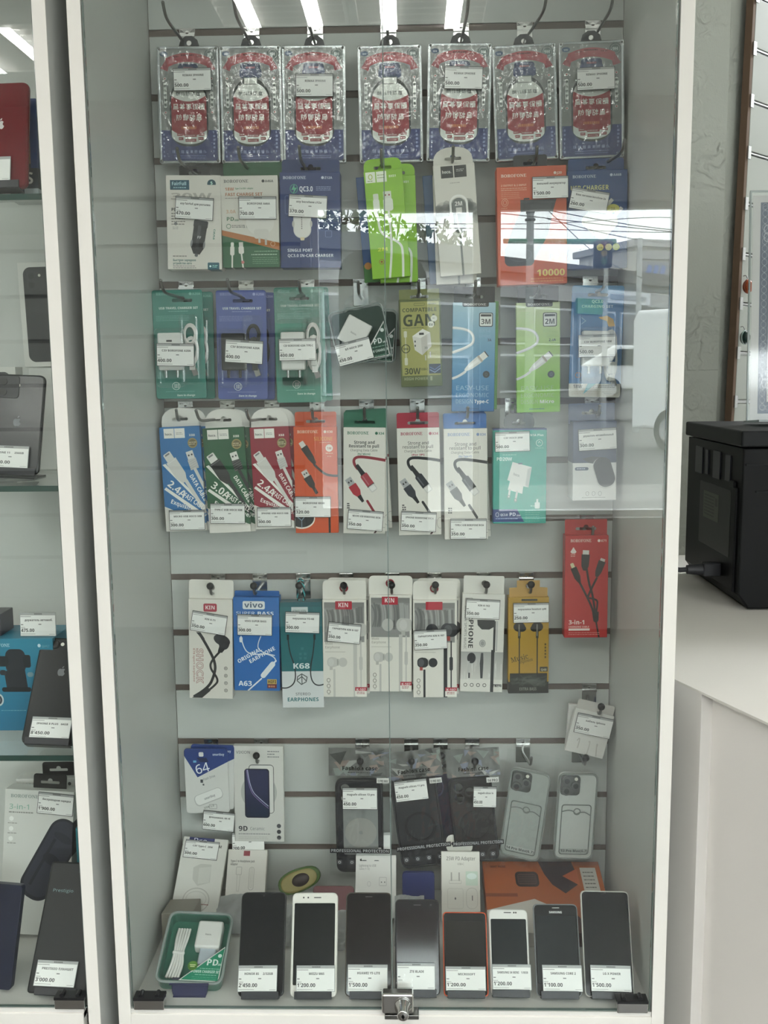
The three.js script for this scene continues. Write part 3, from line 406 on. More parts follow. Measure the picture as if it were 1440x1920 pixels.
// --- third row: blister packs and cable cartons
function coil(cx, cy, z, rx, ry, n, r) { const pts = []; for (let i = 0; i <= n * 10; i++) { const a = i / 10 * Math.PI * 2, k = 1 - 0.05 * (i / 10); pts.push([cx + Math.cos(a) * rx * k, cy + Math.sin(a) * ry * k, z + 0.0011 * (i / 10)]); } return tube(pts, r, n * 22, 6); }
const blisterGeo = (w, h, d) => slab(rr(w, h, 0.009), d, 0.003, 6).translate(0, 0, d);
function blister(key, label, bg, dev, cable, o) {
  const [, , , w, h] = P[key].map((v) => v / 1000), k = 1 / (o.px[0] / w);
  const g = pack(key, 'charger_blister_pack', label, 'charger pack', { part: 'card', d: 0.0025, r: 0.005, px: o.px, shape: (W, H) => { const s = rr(W, H, 0.005, 0, H / 2); s.holes.push(euroHole(0.03, o.hole?.[0] ?? 0.008, H - (o.hole?.[1] ?? 0.017))); return s; }, draw: o.draw });
  const X = (px) => (px - o.px[0] / 2) * k, Y = (py) => h - py * (h / o.px[1]);
  const [cx, cy, cw, ch] = o.charger, c = part(g, 'charger', box(cw * k, ch * k, 0.02, 0.003), dev, [X(cx), Y(cy), 0.0105]);
  for (const s of [-1, 1]) part(c, 'pin', merge(cyl(0.0024, 0.0022, 0.012, 10), move(cyl(0.0026, 0.0026, 0.006, 10), 0, 0.004, 0)), o.pin ?? mat('#b9bcbb', 0.25, { metalness: 0.9 }), [s * 0.0095, -ch * k / 2 - 0.006, 0]);
  part(c, 'port', box(0.009, 0.003, 0.001), black, [0, ch * k * 0.28, 0.0101]);
  const [ux, uy, urx, ury] = o.coil, q = part(g, 'cable', merge(coil(X(ux), Y(uy), 0.004, urx * k, ury * k, 5, 0.0016), coil(X(ux + 1), Y(uy + 30), 0.0045, urx * 1.05 * k, ury * 1.3 * k, 4, 0.0016)), cable);
  part(q, 'plug', merge(move(box(0.011, 0.02, 0.006, 0.0015), X(ux + 1), Y(uy + 42), 0.0115), move(box(0.009, 0.01, 0.004), X(ux + 3), Y(uy + 60), 0.0115)), cable);
  part(q, 'plug_metal', box(0.0085, 0.011, 0.0036), steel, [X(ux + 7), Y(uy + 70), 0.0105], [0, 0, 0.3]);
  part(g, 'blister', merge(blisterGeo((cw + 10) * k, (ch + 40) * k, 0.024).translate(X(cx), Y(cy + 12), 0), blisterGeo((2 * urx + 12) * k, 128 * k, 0.02).translate(X(ux), Y(uy + 28), 0)), film);
  if (o.gloss) part(g, 'cover_film', box(w * 0.96, h * 0.3, 0.0005).translate(0, h * 0.84, 0.002), shrink);
  return g;
}
const setDraw = (bg, line) => (p) => { p.fill(bg); brand(p, 8, 10, 22, line); model(p, 69, 10, 'A20A', line); p.t('USB TRAVEL CHARGER SET', 12, 36, 5.6, '#dfeae6', { w: 73 }).small(30, 39, 36, 1, 2, line, 1.2).small(6, 48, 62, 4, 2.7, line, 0.8); p.oval(38, 180, 7, 7, '#dfeae6', 1).rect(35, 176, 1.4, 8, '#dfeae6').rect(38, 176, 1.4, 8, '#dfeae6').rect(41, 176, 1.4, 8, '#dfeae6').small(18, 190, 54, 1, 2, line, 0.8).t('Dare in change', 39, 199, 5, '#dfeae6', { w: 34 }); };
const setO = (bg, line) => ({ px: [94, 204], charger: [34, 115, 44, 68], coil: [70, 84, 12, 20], draw: setDraw(bg, line) });
const teal1 = blister('c1', 'teal blister pack with a white charger and cable, price tag across the charger', '', whitePl, whitePl, setO('#3f8479', '#7fb5ab'));
stick(teal1, 'tc1', 'СЗУ BOROFONE A20A', '400.00'); again(teal1, [0.009, -0.001, -0.027], R(-1), 'teal blister pack hidden behind the teal pack with a white charger');
const purp = blister('c2', 'purple-blue blister pack with a black charger and black cable', '', softBlack, softBlack, { ...setO('#5361a0', '#98a2cf'), pin: black, hole: [0.003, 0.017] });
stick(purp, 'tc2', 'СЗУ BOROFONE A20A', '400.00'); again(purp, [0.008, -0.001, -0.027], R(-1), 'purple-blue blister pack hidden behind the one with the black charger');
const teal2 = blister('c3', 'glossy sea-green blister pack with a white charger, red tip in its cable', '', whitePl, whitePl, { ...setO('#4f9180', '#94c9ba'), px: [94, 214], charger: [35, 118, 44, 70], coil: [72, 92, 12, 26], hole: [0.0005, 0.018], gloss: true });
stick(teal2, 'tc3', 'СЗУ BOROFONE A20A TYPE-C', '400.00'); again(teal2, [0.008, 0.001, -0.027], R(1), 'dark blister pack hidden behind the glossy sea-green charger pack');
{ // clear square box with a white cube charger
  const clearBox = (key, label, z) => {
    const [x, y, zz, w, h] = P[key].map((v) => v / 1000), roll = R(P[key][5]), g = thing('clear_charger_box', label, 'charger box', 'clear square boxes', [x + Math.sin(roll) * h / 2, y - Math.cos(roll) * h / 2, zz + z], roll);
    part(g, 'shell', slab(rr(w, h, 0.011, 0, h / 2), 0.03, 0.004, 6), film);
    const rim = rr(w, h, 0.011, 0, h / 2); rim.holes.push(rr(w - 0.004, h - 0.004, 0.009, 0, h / 2, THREE.Path)); part(g, 'rim', slab(rim, 0.003, 0.0005), clearRim, [0, 0, 0.0015]);
    const tray = part(g, 'tray', slab(rr(w - 0.006, h - 0.006, 0.009, 0, h / 2), 0.002), mat('#33493f', 0.5), [0, 0, -0.027]);
    const lp = new Pen(50, 56, 6); lp.fill('#1f4a38').t('PD', 25, 34, 12, '#e8ece8', { w: 15 }).t('20W', 40, 34, 4, '#e8ece8').small(22, 38, 24, 1, 2, '#9fc2b0', 1).t('20W CHARGER', 15, 47, 5.6, '#dfe8e2', { w: 32 }).oval(43, 14, 3, 3, '#e8ece8').small(12, 52, 34, 1, 2, '#7fae95', 1);
    const s = new THREE.Shape(); s.moveTo(w / 2 - 0.006, 0.004); s.lineTo(w / 2 - 0.004, 0.055); s.lineTo(-0.003, 0.004); s.closePath(); part(g, 'printed_corner', flatUV(slab(s, 0.0006), 0.05, 0.056, w / 2 - 0.027, 0.03), printed(lp, 0.4), [0, 0, -0.002]);
    const e = new THREE.Shape(); e.moveTo(w / 2 - 0.0045, 0.0065); e.lineTo(w / 2 - 0.0035, 0.058); e.lineTo(-0.006, 0.0035); e.lineTo(w / 2 - 0.005, 0.0025); e.closePath(); part(g, 'corner_edging', slab(e, 0.0004), whitePl, [0, 0, -0.0027]);
    const c = part(g, 'charger', box(0.042, 0.044, 0.022, 0.0022), whitePl, [-0.008, h * 0.56, -0.0145], [0, 0, R(-40)]);
    part(c, 'charger_base', box(0.026, 0.016, 0.018, 0.003), mat('#b9bcc0', 0.4), [0.002, -0.028, 0]);
    part(c, 'logo', flatUV(box(0.014, 0.006, 0.0003), 0.014, 0.006), printed(new Pen(28, 12, 6).fill('#eceae6').t('hoco.', 2, 9, 9, '#9a9a98', { w: 22 }), 0.4), [0, -0.002, 0.0111]);
    const tab = new THREE.Shape(); tab.absarc(0, 0, 0.023, 0, Math.PI); tab.lineTo(-0.023, -0.004); tab.lineTo(0.023, -0.004); tab.holes.push(euroHole(0.022, 0, 0.009)); part(g, 'hang_tab', slab(tab, 0.0006), film, [0.004, h - 0.001, -0.028]);
    return g;
  };
  const f = clearBox('c4', 'clear square charger box with a white cube charger, price tag 450.00', 0);
  stick(f, 'tc4', 'БП HOCO 20W', '450.00');
  const b = clearBox('c4', 'clear square charger box behind an identical tagged one, turned the other way', -0.036); b.rotation.z = R(-3); b.position.x += 0.0025; b.position.y -= 0.0005;
}
pack('c5', 'charger_box', 'olive green charger carton with a white charger, lettered 30W HIGH POWER', 'charger box', { px: [79, 163], d: 0.035, head: { h: 0.017, w: 0.065, color: '#7d8250', hw: 0.028, z: 0.012, hy: 0.005, r: 0.002 }, draw: (p) => {
  p.fill('#60683f').rect(3, 4, 73, 138, '#a3a15f').rr(29, 7, 20, 4, 1, '#5a603a', 0.6).small(56, 8, 16, 1, 2, '#5a603a', 1.4); p.t('COMPATIBLE', 6, 23, 10, '#484f33', { w: 66 }).t('GAN', 6, 49, 30, '#3f462e', { w: 64 }).oval(66, 36, 6, 6, '#dcdccb').oval(60, 47, 6, 6, '#dcdccb').t('EU', 60, 49, 6, '#333', { a: 'center' }).small(63, 35, 6, 1, 2, '#777', 1).small(6, 52, 40, 1, 2, '#5a603a', 1);
  p.rr(8, 58, 6, 12, 2, '#cfcfbb').rr(10, 70, 2, 40, 1, '#c4c3a6').rr(8, 108, 6, 14, 2, '#cfcfbb'); p.poly([[24, 68], [44, 55], [58, 62], [60, 88], [42, 104], [28, 94]], '#d6d4cc').poly([[24, 68], [44, 55], [58, 62], [40, 72]], '#e9e7e0').poly([[40, 72], [58, 62], [60, 88], [42, 104]], '#c5c2ba').rect(37, 62, 9, 4, '#4a4a46').t('30', 46, 92, 6, '#8a8a84').oval(29, 78, 1.4, 2, '#555').oval(29, 86, 1.4, 2, '#555').rect(47, 104, 2.4, 10, '#bdbbb0').rect(56, 98, 2.4, 10, '#bdbbb0'); p.oval(11, 91, 7.5, 7.5, '#343a28', 1.4).t('30W', 11, 93, 5, '#343a28', { a: 'center' });
  p.t('30W', 7, 139, 16, '#3f462e', { w: 31 }).t('USB-C', 39, 132, 6, '#3f462e', { w: 13 }).rect(54, 121, 22, 18, '#22283c').line([[56, 132], [65, 137], [75, 130]], '#9fb0d0', 1.6).line([[56, 127], [65, 132], [75, 125]], '#6d83ad', 1.6); p.t('HIGH POWER', 6, 150, 7, '#a9ad8a', { w: 46 }).rect(56, 144, 4, 8, '#a9ad8a'); } });
const linkDraw = (c0, c1, mark, amp, kind, fade) => (p, W, H) => {
  p.grad(0, 0, W, H, c0, c1).rr(26, -6, 42, 14, 3, '#1d1f22').t('BOROFONE', 21, 5.4, 6, '#d9d9d6', { f: 'serif', w: 42 }).rr(18, -10, 50, 18, 4, '#1d1f22').t('BOROFONE', 21, 5.4, 6, '#d9d9d6', { f: 'serif', w: 42 });
  p.small(8, 18, 18, 9, 3, fade, 0.9); p.rr(50, 19, 26, 26, 3, '#26282a').rr(51.5, 20.5, 23, 23, 2, '#e3e6e2').rect(53, 22, 20, 4, '#26282a').t(mark, 63, 40, 13, '#26282a', { a: 'center', w: 19 }); p.t('BX14', 50, 56, 9, fade, { b: 0, w: 22 }).t('LinkJet', 50, 64, 7, fade, { b: 0, w: 22 }).t(amp, 74, 72, 6.5, '#26324a', { a: 'right' });
  p.curve([[0, 47], [28, 48], [42, 64], [36, 82], [0, 93]], '#cfd2d2', 5).curve([[0, 46.4], [28, 47.4], [41, 64], [36, 81], [0, 92]], '#eceeed', 2.6); p.curve([[0, 142], [14, 138], [26, 128]], '#d8dad8', 4.6);
  p.at(64, 96, 52, (q) => { q.rr(-6, -2, 12, 16, 1.5, '#e8e8e4').rect(-6, -2, 12, 2, '#26282a').rr(-7, 12, 14, 4, 1, '#b9aea2').poly([[-7, 16], [7, 16], [6, 36], [2.5, 50], [-2.5, 50], [-6, 36]], '#dedfdc').poly([[-3, 18], [3, 18], [2, 40], [-2, 40]], '#f0f0ee'); });
  p.oval(65, 134, 6.5, 6.5, '#2c3338').oval(65, 134, 2, 3, '#68757a', 0.8); p.t('EASY-USE', 7, 164, 12, fade, { b: 0, w: 64 }).t('ERGONOMIC', 7, 177, 11, fade, { b: 0, w: 64 }).t('DESIGN', 7, 189, 11, fade, { b: 0, w: 34 }).t(kind, 43, 188.5, 9, '#f2f4f2', { w: 28 }).small(24, 198, 28, 1, 2, '#1d4f7a', 1.2);
};
const blackHead = { h: 0.025, w: 0.066, color: '#1c1e21', hw: 0.026, z: 0.002, hy: 0.009, r: 0.002 };
const blueLink = pack('c6', 'cable_box', 'blue three metre Type-C cable carton with a black hang tab', 'cable box', { px: [81, 204], d: 0.012, head: blackHead, draw: linkDraw('#a5c3cf', '#1565a2', '3M', '3A', 'Type-C', '#8fb6d0') });
pack('c6', 'cable_box', 'green cable carton peeking out behind the blue three metre one', 'cable box', { px: [81, 204], d: 0.012, draw: '#4f8f3f' }).position.add(new THREE.Vector3(0.006, 0.003, -0.016));
pack('c7', 'cable_box', 'light green two metre cable carton with a black hang tab', 'cable box', { px: [82, 205], d: 0.012, head: blackHead, draw: linkDraw('#c3cfa4', '#7fbf32', '2M', '2.4A', 'Micro', '#a9c98a') });
{
  const g = blister('c8', 'blue blister pack of a white charger and cable with an orange arrow', '', whitePl, whitePl, { px: [99, 210], charger: [46, 118, 52, 66], coil: [76, 112, 11, 30], hole: [0, 0.015], draw: (p) => {
    p.fill('#3f78ae').rect(0, 0, 99, 14, '#5a93bf').t('QC3.0', 49, 33, 8, '#cfe0ec', { a: 'center', w: 22 }).t('CHARGING SET', 49, 41, 7, '#cfe0ec', { a: 'center', w: 60 }); p.poly([[52, 59], [68, 56], [80, 62], [84, 76], [72, 78], [68, 66], [56, 62]], '#d0a23c').line([[20, 60], [28, 66], [20, 72]], '#8fc0d6', 1);
    p.rect(0, 184, 99, 26, '#d9d7cf').t('18W', 8, 193, 9, '#5a5d60', { w: 18 }).small(46, 187, 44, 2, 3, '#6d6d68', 1.4).small(6, 199, 86, 3, 3, '#b9aF9d', 0.8).poly([[28, 204], [36, 184], [52, 184]], '#4f9fae').oval(17, 168, 5, 5, '#c98a4a', 1); } });
  stick(g, 'tc8', 'СЗУ BOROFONE 18W', '500.00');
}
[['the teal blister packs with a white charger', -0.04], ['the purple-blue blister pack', -0.03], ['the glossy sea-green blister pack', 0], ['the clear square charger boxes', 0], ['the olive green charger carton', 0], ['the blue three metre cable cartons', 0], ['the light green two metre cable carton', 0], ['the blue blister pack', 0.02]].forEach(([t, l], i) => hook([-0.337, -0.236, -0.134, -0.044, 0.052, 0.143, 0.245, 0.337][i], 4, [0.15, 0.15, 0.12, 0.085, 0.085, 0.07, 0.07, 0.12][i], 'carrying ' + t, l));

// --- fourth row
const hocoDraw = (bg, amp, body, plug) => (p, W, H) => {
  p.fill(bg).rect(9, 3, 20, 18, '#ece9e2').rect(30, 3, 20, 18, '#ece9e2').t('hoco.', 11, 15, 6, '#555', { w: 15 }).small(33, 11, 14, 2, 2.6, '#888', 0.9).t('X88', 58, 18, 6, '#e6e3dc', { w: 12 }).oval(64, 31, 9.5, 9.5, '#9a8a5a').oval(64, 31, 7, 7, '#6e6444').small(57, 29, 14, 2, 3.4, '#d8cfa8', 1.4);
  p.poly([[0, 148], [0, 196], [W, 196], [W, 182]], '#e4e1da');
  p.poly([[2, 70], [8, 68], [82, 150], [78, 152]], '#eeece6').poly([[2, 116], [6, 112], [70, 158], [58, 158]], '#eeece6');
  p.at(12, 50, -31, (q) => { q.rr(-8, -2, 16, 17, 2, plug === 'black' ? '#e2e0db' : '#d9d7d2').rr(-5, 0, 10, 3, 1, '#777').poly([[-11, 14], [11, 14], [11, 48], [5, 62], [-4, 62], [-11, 48]], body); p.rect(-10, 16, 20, 1.2, 'rgba(255,255,255,.35)'); }); p.line([[46, 100], [W, 160]], body, 7);
  p.at(56, 46, -16, (q) => { q.rect(-7, 0, 14, 15, '#dad8d3').rect(-4.6, 6, 3, 3, '#333').rect(1.6, 6, 3, 3, '#333').rect(-8.5, 15, 17, 20, body).rect(-8.5, 15, 17, 20, 'rgba(120,120,120,.25)'); for (let i = 0; i < 5; i++) q.line([[-8, 18 + i * 4], [8, 15 + i * 4]], 'rgba(255,255,255,.25)', 1); q.line([[0, 35], [6, 76]], body, 6); });
  p.t(amp, 8, 108, 19, '#f2f0ea', { rot: 40, w: 40 }).t('FAST CABLE', 38, 130, 13, '#f2f0ea', { rot: 36, w: 50 }).t('DATA CABLE', 53, 92, 11, '#f2f0ea', { rot: 62, w: 56 }).t('Exquisite steel', 12, 142, 11, '#f2f0ea', { rot: 22, w: 74 });
};
const domeHead = { h: 0.031, w: 0.062, color: '#e4e2dc', shape: dome, hw: 0.024, hy: 0.012 };
const hocoNames = [['d1', 'blue cable carton lettered 2.4A with white plugs and a rounded white tab', '#2f72ad', '2.4A', '#d6d4cf', '', 'MICRO USB HOCO X88'], ['d2', 'dark green cable carton lettered 3.0A with black plugs and a rounded white tab', '#245a3b', '3.0A', '#2a2b2d', 'black', 'TYPE-C USB HOCO X88'], ['d3', 'dark red cable carton lettered 2.4A with white plugs and a rounded white tab', '#8f1f33', '2.4A', '#d6d4cf', '', 'IPHONE USB HOCO X88']];
hocoNames.forEach(([k, label, bg, amp, body, pl, title], i) => {
  const g = pack(k, 'cable_box', label, 'cable box', { px: [80, 196], d: 0.011, head: domeHead, draw: hocoDraw(bg, amp, body, pl) });
  stick(g, 't' + k, title, '300.00');
  again(g, [[0.006, -0.001, -0.014], [0.006, -0.001, -0.014], [0.006, 0, -0.014]][i], R(-1.2), label.split(' carton')[0] + ' carton mostly hidden behind the same ' + ['blue', 'dark green', 'dark red'][i] + ' one with a tag');
});
stick(pack('d4', 'cable_box', 'orange silicone cable carton with black plugs', 'cable box', { px: [83, 200], d: 0.016, head: { h: 0.024, w: 0.069, color: '#c24a1c', hw: 0.03, hy: 0.008, r: 0.004 }, draw: (p) => {
  p.fill('#cf4f1b'); brand(p, 7, 12, 40, '#ead0bd'); model(p, 58, 12, 'X30', '#ead0bd'); p.t('SILICONE', 39, 26, 9, '#e2a93c', { b: 0, w: 36 }).small(50, 29, 24, 1, 2, '#e8b99c', 1).oval(68, 40, 7, 7, '#eadfd4').t('1M', 68, 42, 6, '#a0441c', { a: 'center' }).small(61, 49, 14, 1, 2, '#e8b99c', 1.4).small(64, 55, 10, 1, 2, '#e8b99c', 1);
  p.at(14, 29, -33, (q) => { q.rr(-5, -1, 10, 12, 1.5, '#d8d5cf').poly([[-7, 10], [7, 10], [6, 34], [3, 48], [-3, 48], [-6, 34]], '#2a2524'); }); p.curve([[38, 70], [52, 84], [66, 92], [83, 92]], '#2a2524', 4.5); p.at(18, 82, -30, (q) => { q.rect(-6, 0, 12, 13, '#d5d2cc').rect(-3.6, 5, 2.6, 3, '#333').rect(1.2, 5, 2.6, 3, '#333').poly([[-8, 13], [8, 13], [6, 32], [3, 36], [3, 50], [-3, 50], [-3, 36], [-6, 32]], '#2a2524'); });
  p.oval(12, 172, 26, 20, '#eadfd4').oval(12, 171, 24, 18, '#26282c').line([[0, 166], [12, 176], [20, 166]], '#8aa0b4', 1.6).line([[12, 176], [12, 190]], '#8aa0b4', 1.2).line([[66, 160], [66, 200]], '#2a2524', 4); } }), 'td4', 'BOROFONE BX30', '320.00');
const pullDraw = (ink, forWhat, cordC, shellC) => (p) => {
  p.fill('#dfdcd4'); brand(p, 7, 13, 41, ink); model(p, 60, 13, 'X34', ink); const b = forWhat === 'Micro'; p.t('Strong and', 20, 31, 8, '#3a3a3a', { b: b ? 1 : 0, w: 40 }).t(b ? 'Resistant to pull' : 'resistant to pull', 10, 38, 8, '#3a3a3a', { b: b ? 1 : 0, w: 58 }).t('Charging Data Cable', 13, 44, 6, '#6d6a66', { b: 0, w: 52 }).t('[for ' + forWhat + ']', 27, 51, 5, ink, { w: 24 });
  p.curve([[80, 61], [40, 54], [20, 56], [20, 70], [28, 78]], cordC, 5.2); p.at(25, 70, -36, (q) => { q.poly([[-3.4, 0], [3.4, 0], [4.4, 20], [7.4, 26], [7.4, 48], [-7.4, 48], [-7.4, 26], [-4.4, 20]], '#26272a').rr(-7.4, 22, 14.8, 24, 2, shellC).rect(-4, 24, 2.4, 20, 'rgba(255,255,255,.25)').rr(-6, 48, 12, 11, 1.5, '#c9c8c4', 1.8).rr(-5, 49, 10, 9, 1, '#e4e3df'); });
  p.at(10, 98, -34, (q) => { q.rect(-6.4, -3, 12.8, 15, '#a9aaab').rect(-4, 3, 2.6, 3.4, '#333').rect(1.4, 3, 2.6, 3.4, '#333').poly([[-8, 12], [8, 12], [8, 28], [4, 36], [-4, 36], [-8, 28]], forWhat === 'Micro' ? '#b0343f' : '#3c3f45').poly([[-4, 36], [4, 36], [2.4, 50], [-2.4, 50]], '#2a2b2e'); }); p.line([[46, 138], [60, 160]], cordC, 4.6); p.small(7, 142, 7, 3, 4, '#555', 2.4); p.poly([[58, 199], [62, 193], [66, 193], [62, 199]], '#4a2a30'); p.oval(78, 178, 6, 10, '#8a8884', 0.6); };
[['d5', 'white cable carton with a green tab and a red braided cable', '#2f6b54', '#2c6a50', 'Micro', '#8f2f3a', '#a23a44', 'MICRO USB BOROFONE BX34'], ['d6', 'white cable carton with a red tab and a black braided cable', '#a32038', '#9c2440', 'IP', '#26272b', '#2c2f38', 'IPHONE BOROFONE BX34'], ['d7', 'white cable carton with a blue tab and a black braided cable', '#2668b0', '#7b90b8', 'Type-C', '#2a2b2d', '#34373c', 'TYPE-C USB BOROFONE BX34']].forEach(([k, label, tabC, ink, fw, cord, shell, title], i) => {
  const g = pack(k, 'cable_box', label, 'cable box', { px: [80, 200], d: 0.01, head: { h: 0.025, w: 0.07, color: tabC, hw: 0.032, hy: 0.008, r: 0.004 }, draw: pullDraw(ink, fw, cord, shell) });
  stick(g, 't' + k, title, '350.00');
  const hid = label.split(' and')[0] + ' hidden behind an identical tagged one';
  if (i !== 1) again(g, [0.006, 0.001, -0.013], R(2), hid); if (i === 0) again(g, [0.012, 0.004, -0.026], R(3.4), hid);
});
stick(pack('d8', 'charger_box', 'turquoise charger carton with a white two-pin charger, dark round tab', 'charger box', { px: [102, 178], d: 0.03, mat: {}, head: { h: 0.024, w: 0.05, color: '#54575a', r: 0.022, hw: 0.02, hy: 0.008, z: 0.015 }, draw: (p) => {
  p.fill('#35a596').rect(0, 0, 102, 3, '#27427a').t('N1A Plus', 70, 14, 6, '#dff1ec', { w: 26 }).oval(88, 27, 6, 6, '#dff1ec', 0.9).line([[86, 27], [88, 24], [90, 27]], '#dff1ec', 0.8).small(80, 36, 16, 1, 2, '#8fd4c8', 1).small(18, 48, 26, 1, 2, '#8fd4c8', 1.4).t('PD20W', 6, 60, 9, '#dff1ec', { w: 30 });
  p.poly([[37, 62], [74, 72], [68, 110], [58, 108], [56, 122], [28, 114], [32, 98], [27, 96]], '#e3e3df').poly([[74, 72], [68, 110], [62, 106], [66, 76]], '#c9ccc9').rr(48, 64, 8, 2.4, 1, '#5b6b86').t('hoco.', 38, 86, 7, '#a5a8a6', { rot: 18, w: 14 }); p.line([[32, 114], [30, 127]], '#cfd1ce', 4).line([[46, 118], [43, 134]], '#cfd1ce', 4).oval(30, 128, 2.4, 3.4, '#6f8a86', 1).oval(43, 134, 2.4, 3.4, '#6f8a86', 1);
  p.rr(80, 138, 10, 12, 2, '#e3f0ec').rect(83, 132, 4, 6, '#e3f0ec').small(72, 144, 8, 1, 2, '#8fd4c8', 2); p.poly([[0, 151], [46, 151], [60, 175], [0, 175]], '#23407e').t('QC3.0', 14, 163, 6, '#dfe6f4', { w: 14 }).t('PD', 31, 164, 9, '#dfe6f4', { w: 13 }).t('20W', 45, 164, 4, '#dfe6f4').oval(8, 161, 3, 4, '#dfe6f4', 0.8).small(5, 168, 44, 1, 2, '#9fb0d8', 1.4).small(62, 153, 28, 6, 4, '#7cc9bc', 1); } }), 'td8', 'СЗУ HOCO 20W', '500.00');
stick(pack('d9', 'phone_holder_box', 'navy and white magnetic phone holder carton', 'phone holder box', { px: [83, 149], d: 0.05, head: { h: 0.028, w: 0.076, color: '#5a6684', hw: 0.03, hy: 0.012, z: 0.03, r: 0.003 }, draw: (p) => {
  p.grad(0, 0, 83, 78, '#54607f', '#3e4763').rect(0, 78, 83, 71, '#e0e0de').rr(4, 86, 26, 6, 3, '#4a5570').small(8, 88, 18, 1, 2, '#c7ccd8', 1.6).poly([[18, 70], [36, 66], [60, 68], [66, 84], [30, 78]], '#3a3c40'); p.at(58, 96, -17, (q) => q.rr(-17, -28, 36, 60, 17, '#c9c9c6').rr(-15, -28, 34, 57, 16, '#2c2e31')); p.oval(28, 136, 3, 4, '#9a9a98', 0.8).oval(40, 136, 3, 4, '#9a9a98', 0.8).oval(52, 136, 3, 4, '#9a9a98', 0.8).small(18, 143, 46, 1, 2, '#8d8d8a', 1); } }), 'td9', 'держатель автомобильный', '300.00');
pack('d10', 'cable_box', 'red 3-in-1 charging cable carton', 'cable box', { px: [83, 191], d: 0.026, head: { h: 0.026, w: 0.07, color: '#b02e2c', hw: 0.032, hy: 0.01, r: 0.002, z: 0.01 }, draw: (p) => {
  p.fill('#b93030'); brand(p, 10, 12, 40, '#ecd9d2'); model(p, 62, 12, 'X71', '#ecd9d2'); p.poly([[10, 30], [16, 21], [22, 30], [19, 33], [13, 33]], '#eee2dd').small(11, 34, 10, 2, 3, '#e3b5ad', 1.6);
  p.at(40, 27, 3, (q) => { q.rect(-6, 0, 12, 9, '#dcd9d4').poly([[-8, 8], [8, 8], [7, 30], [3, 38], [-3, 38], [-7, 30]], '#2b2526'); }).at(13, 52, -24, (q) => { q.rr(-3.4, -1, 6.8, 10, 2, '#dcd6b0').poly([[-6, 8], [6, 8], [6, 28], [2.6, 38], [-2.6, 38], [-6, 28]], '#2b2526'); }).at(73, 43, 20, (q) => { q.rect(-4.6, 0, 9.2, 6, '#d0cdc8').poly([[-7, 5], [7, 5], [6, 26], [2.6, 36], [-2.6, 36], [-6, 26]], '#2b2526'); });
  p.curve([[42, 62], [46, 90], [54, 108], [60, 150]], '#2b2526', 4).curve([[28, 86], [40, 108], [54, 136], [58, 150]], '#2b2526', 4).curve([[62, 78], [50, 100], [44, 116]], '#2b2526', 4).curve([[44, 116], [62, 118], [64, 128], [60, 150]], '#2b2526', 3.4).poly([[53, 142], [66, 142], [66, 158], [62, 164], [56, 160]], '#2b2526').line([[61, 160], [67, 191]], '#2b2526', 3);
  p.t('3-in-1', 8, 166, 11, '#f1e6e2', { w: 32 }).t('CHARGING CABLE', 8, 172, 5, '#e9c9c2', { w: 40 }).rect(8, 173.6, 41, 4, '#efe3de').small(8, 181, 60, 2, 3.4, '#dc9c94', 1.2); } });
['the blue 2.4A cable cartons', 'the dark green 3.0A cable cartons', 'the dark red 2.4A cable cartons', 'the orange silicone cable carton', 'the green-tabbed white cable cartons', 'the red-tabbed white cable carton', 'the blue-tabbed white cable cartons', 'the turquoise charger carton', 'the phone holder carton'].forEach((t, i) => hook([-0.346, -0.274, -0.198, -0.121, -0.037, 0.049, 0.13, 0.21, 0.344][i], 6, [0.07, 0.11, 0.11, 0.09, 0.085, 0.085, 0.085, 0.05, 0.07][i], 'carrying ' + t, [0, -0.28, -0.24, 0, 0, 0, 0, 0, 0][i]));
hook(0.339, 8, 0.06, 'carrying the red 3-in-1 cable carton');
// --- fifth row: earphones
const bud = (p, x, y, s, c, stem, flip) => p.at(x, y, 0, (q) => { q.rr(-14 * flip - 8, -10, 22, 20, 8, c).oval(-12 * flip, 0, 9, 10.5, c).oval(10 * flip, 0, 9, 9.5, c).rect(-2, -7, 4, 14, 'rgba(0,0,0,.18)').oval(-14 * flip, 0, 6, 8, 'rgba(255,255,255,.18)').rect(-14 * flip - 3, 9, 6, 7, stem); }, s);
stick(pack('e1', 'earphone_box', 'white earphone carton with thick black cables crossing over it', 'earphone box', { px: [82, 187], d: 0.024, head: { h: 0.032, w: 0.076, color: '#e2dfd7', hole: 'round', hx: 0.001, hy: 0.019, r: 0.006, z: 0.008 }, draw: (p) => {
  p.fill('#e0dcd4').rr(28, 8, 25, 15, 3, '#a83446').t('KIN', 31, 19, 10, '#f0e4e2', { w: 19 }); p.curve([[20, 64], [36, 90], [50, 120], [48, 140], [36, 168], [8, 184]], '#3a3b3c', 5).curve([[58, 98], [44, 112], [38, 128], [54, 148], [52, 160], [30, 176]], '#3a3b3c', 4); p.poly([[14, 62], [22, 62], [30, 74], [26, 76]], '#46474a').oval(62, 76, 16, 10, '#3b3d42', 0, 0.4).oval(66, 82, 10, 12, '#33353a').poly([[58, 84], [72, 88], [62, 100], [54, 98]], '#33353a'); p.poly([[5, 186], [34, 164], [40, 172], [24, 186]], '#3a3b3c');
  p.t('SHOCK', 14, 92, 18, '#b08a86', { rot: 90, w: 66, line: 1 }).t('K78 sport earphone', 8, 92, 5, '#b58a84', { rot: 90, w: 64 }); dots(p, 69, 129, 4, 14, '#4a4a48'); } }), 'te1', 'KIN K-71', '350.00');
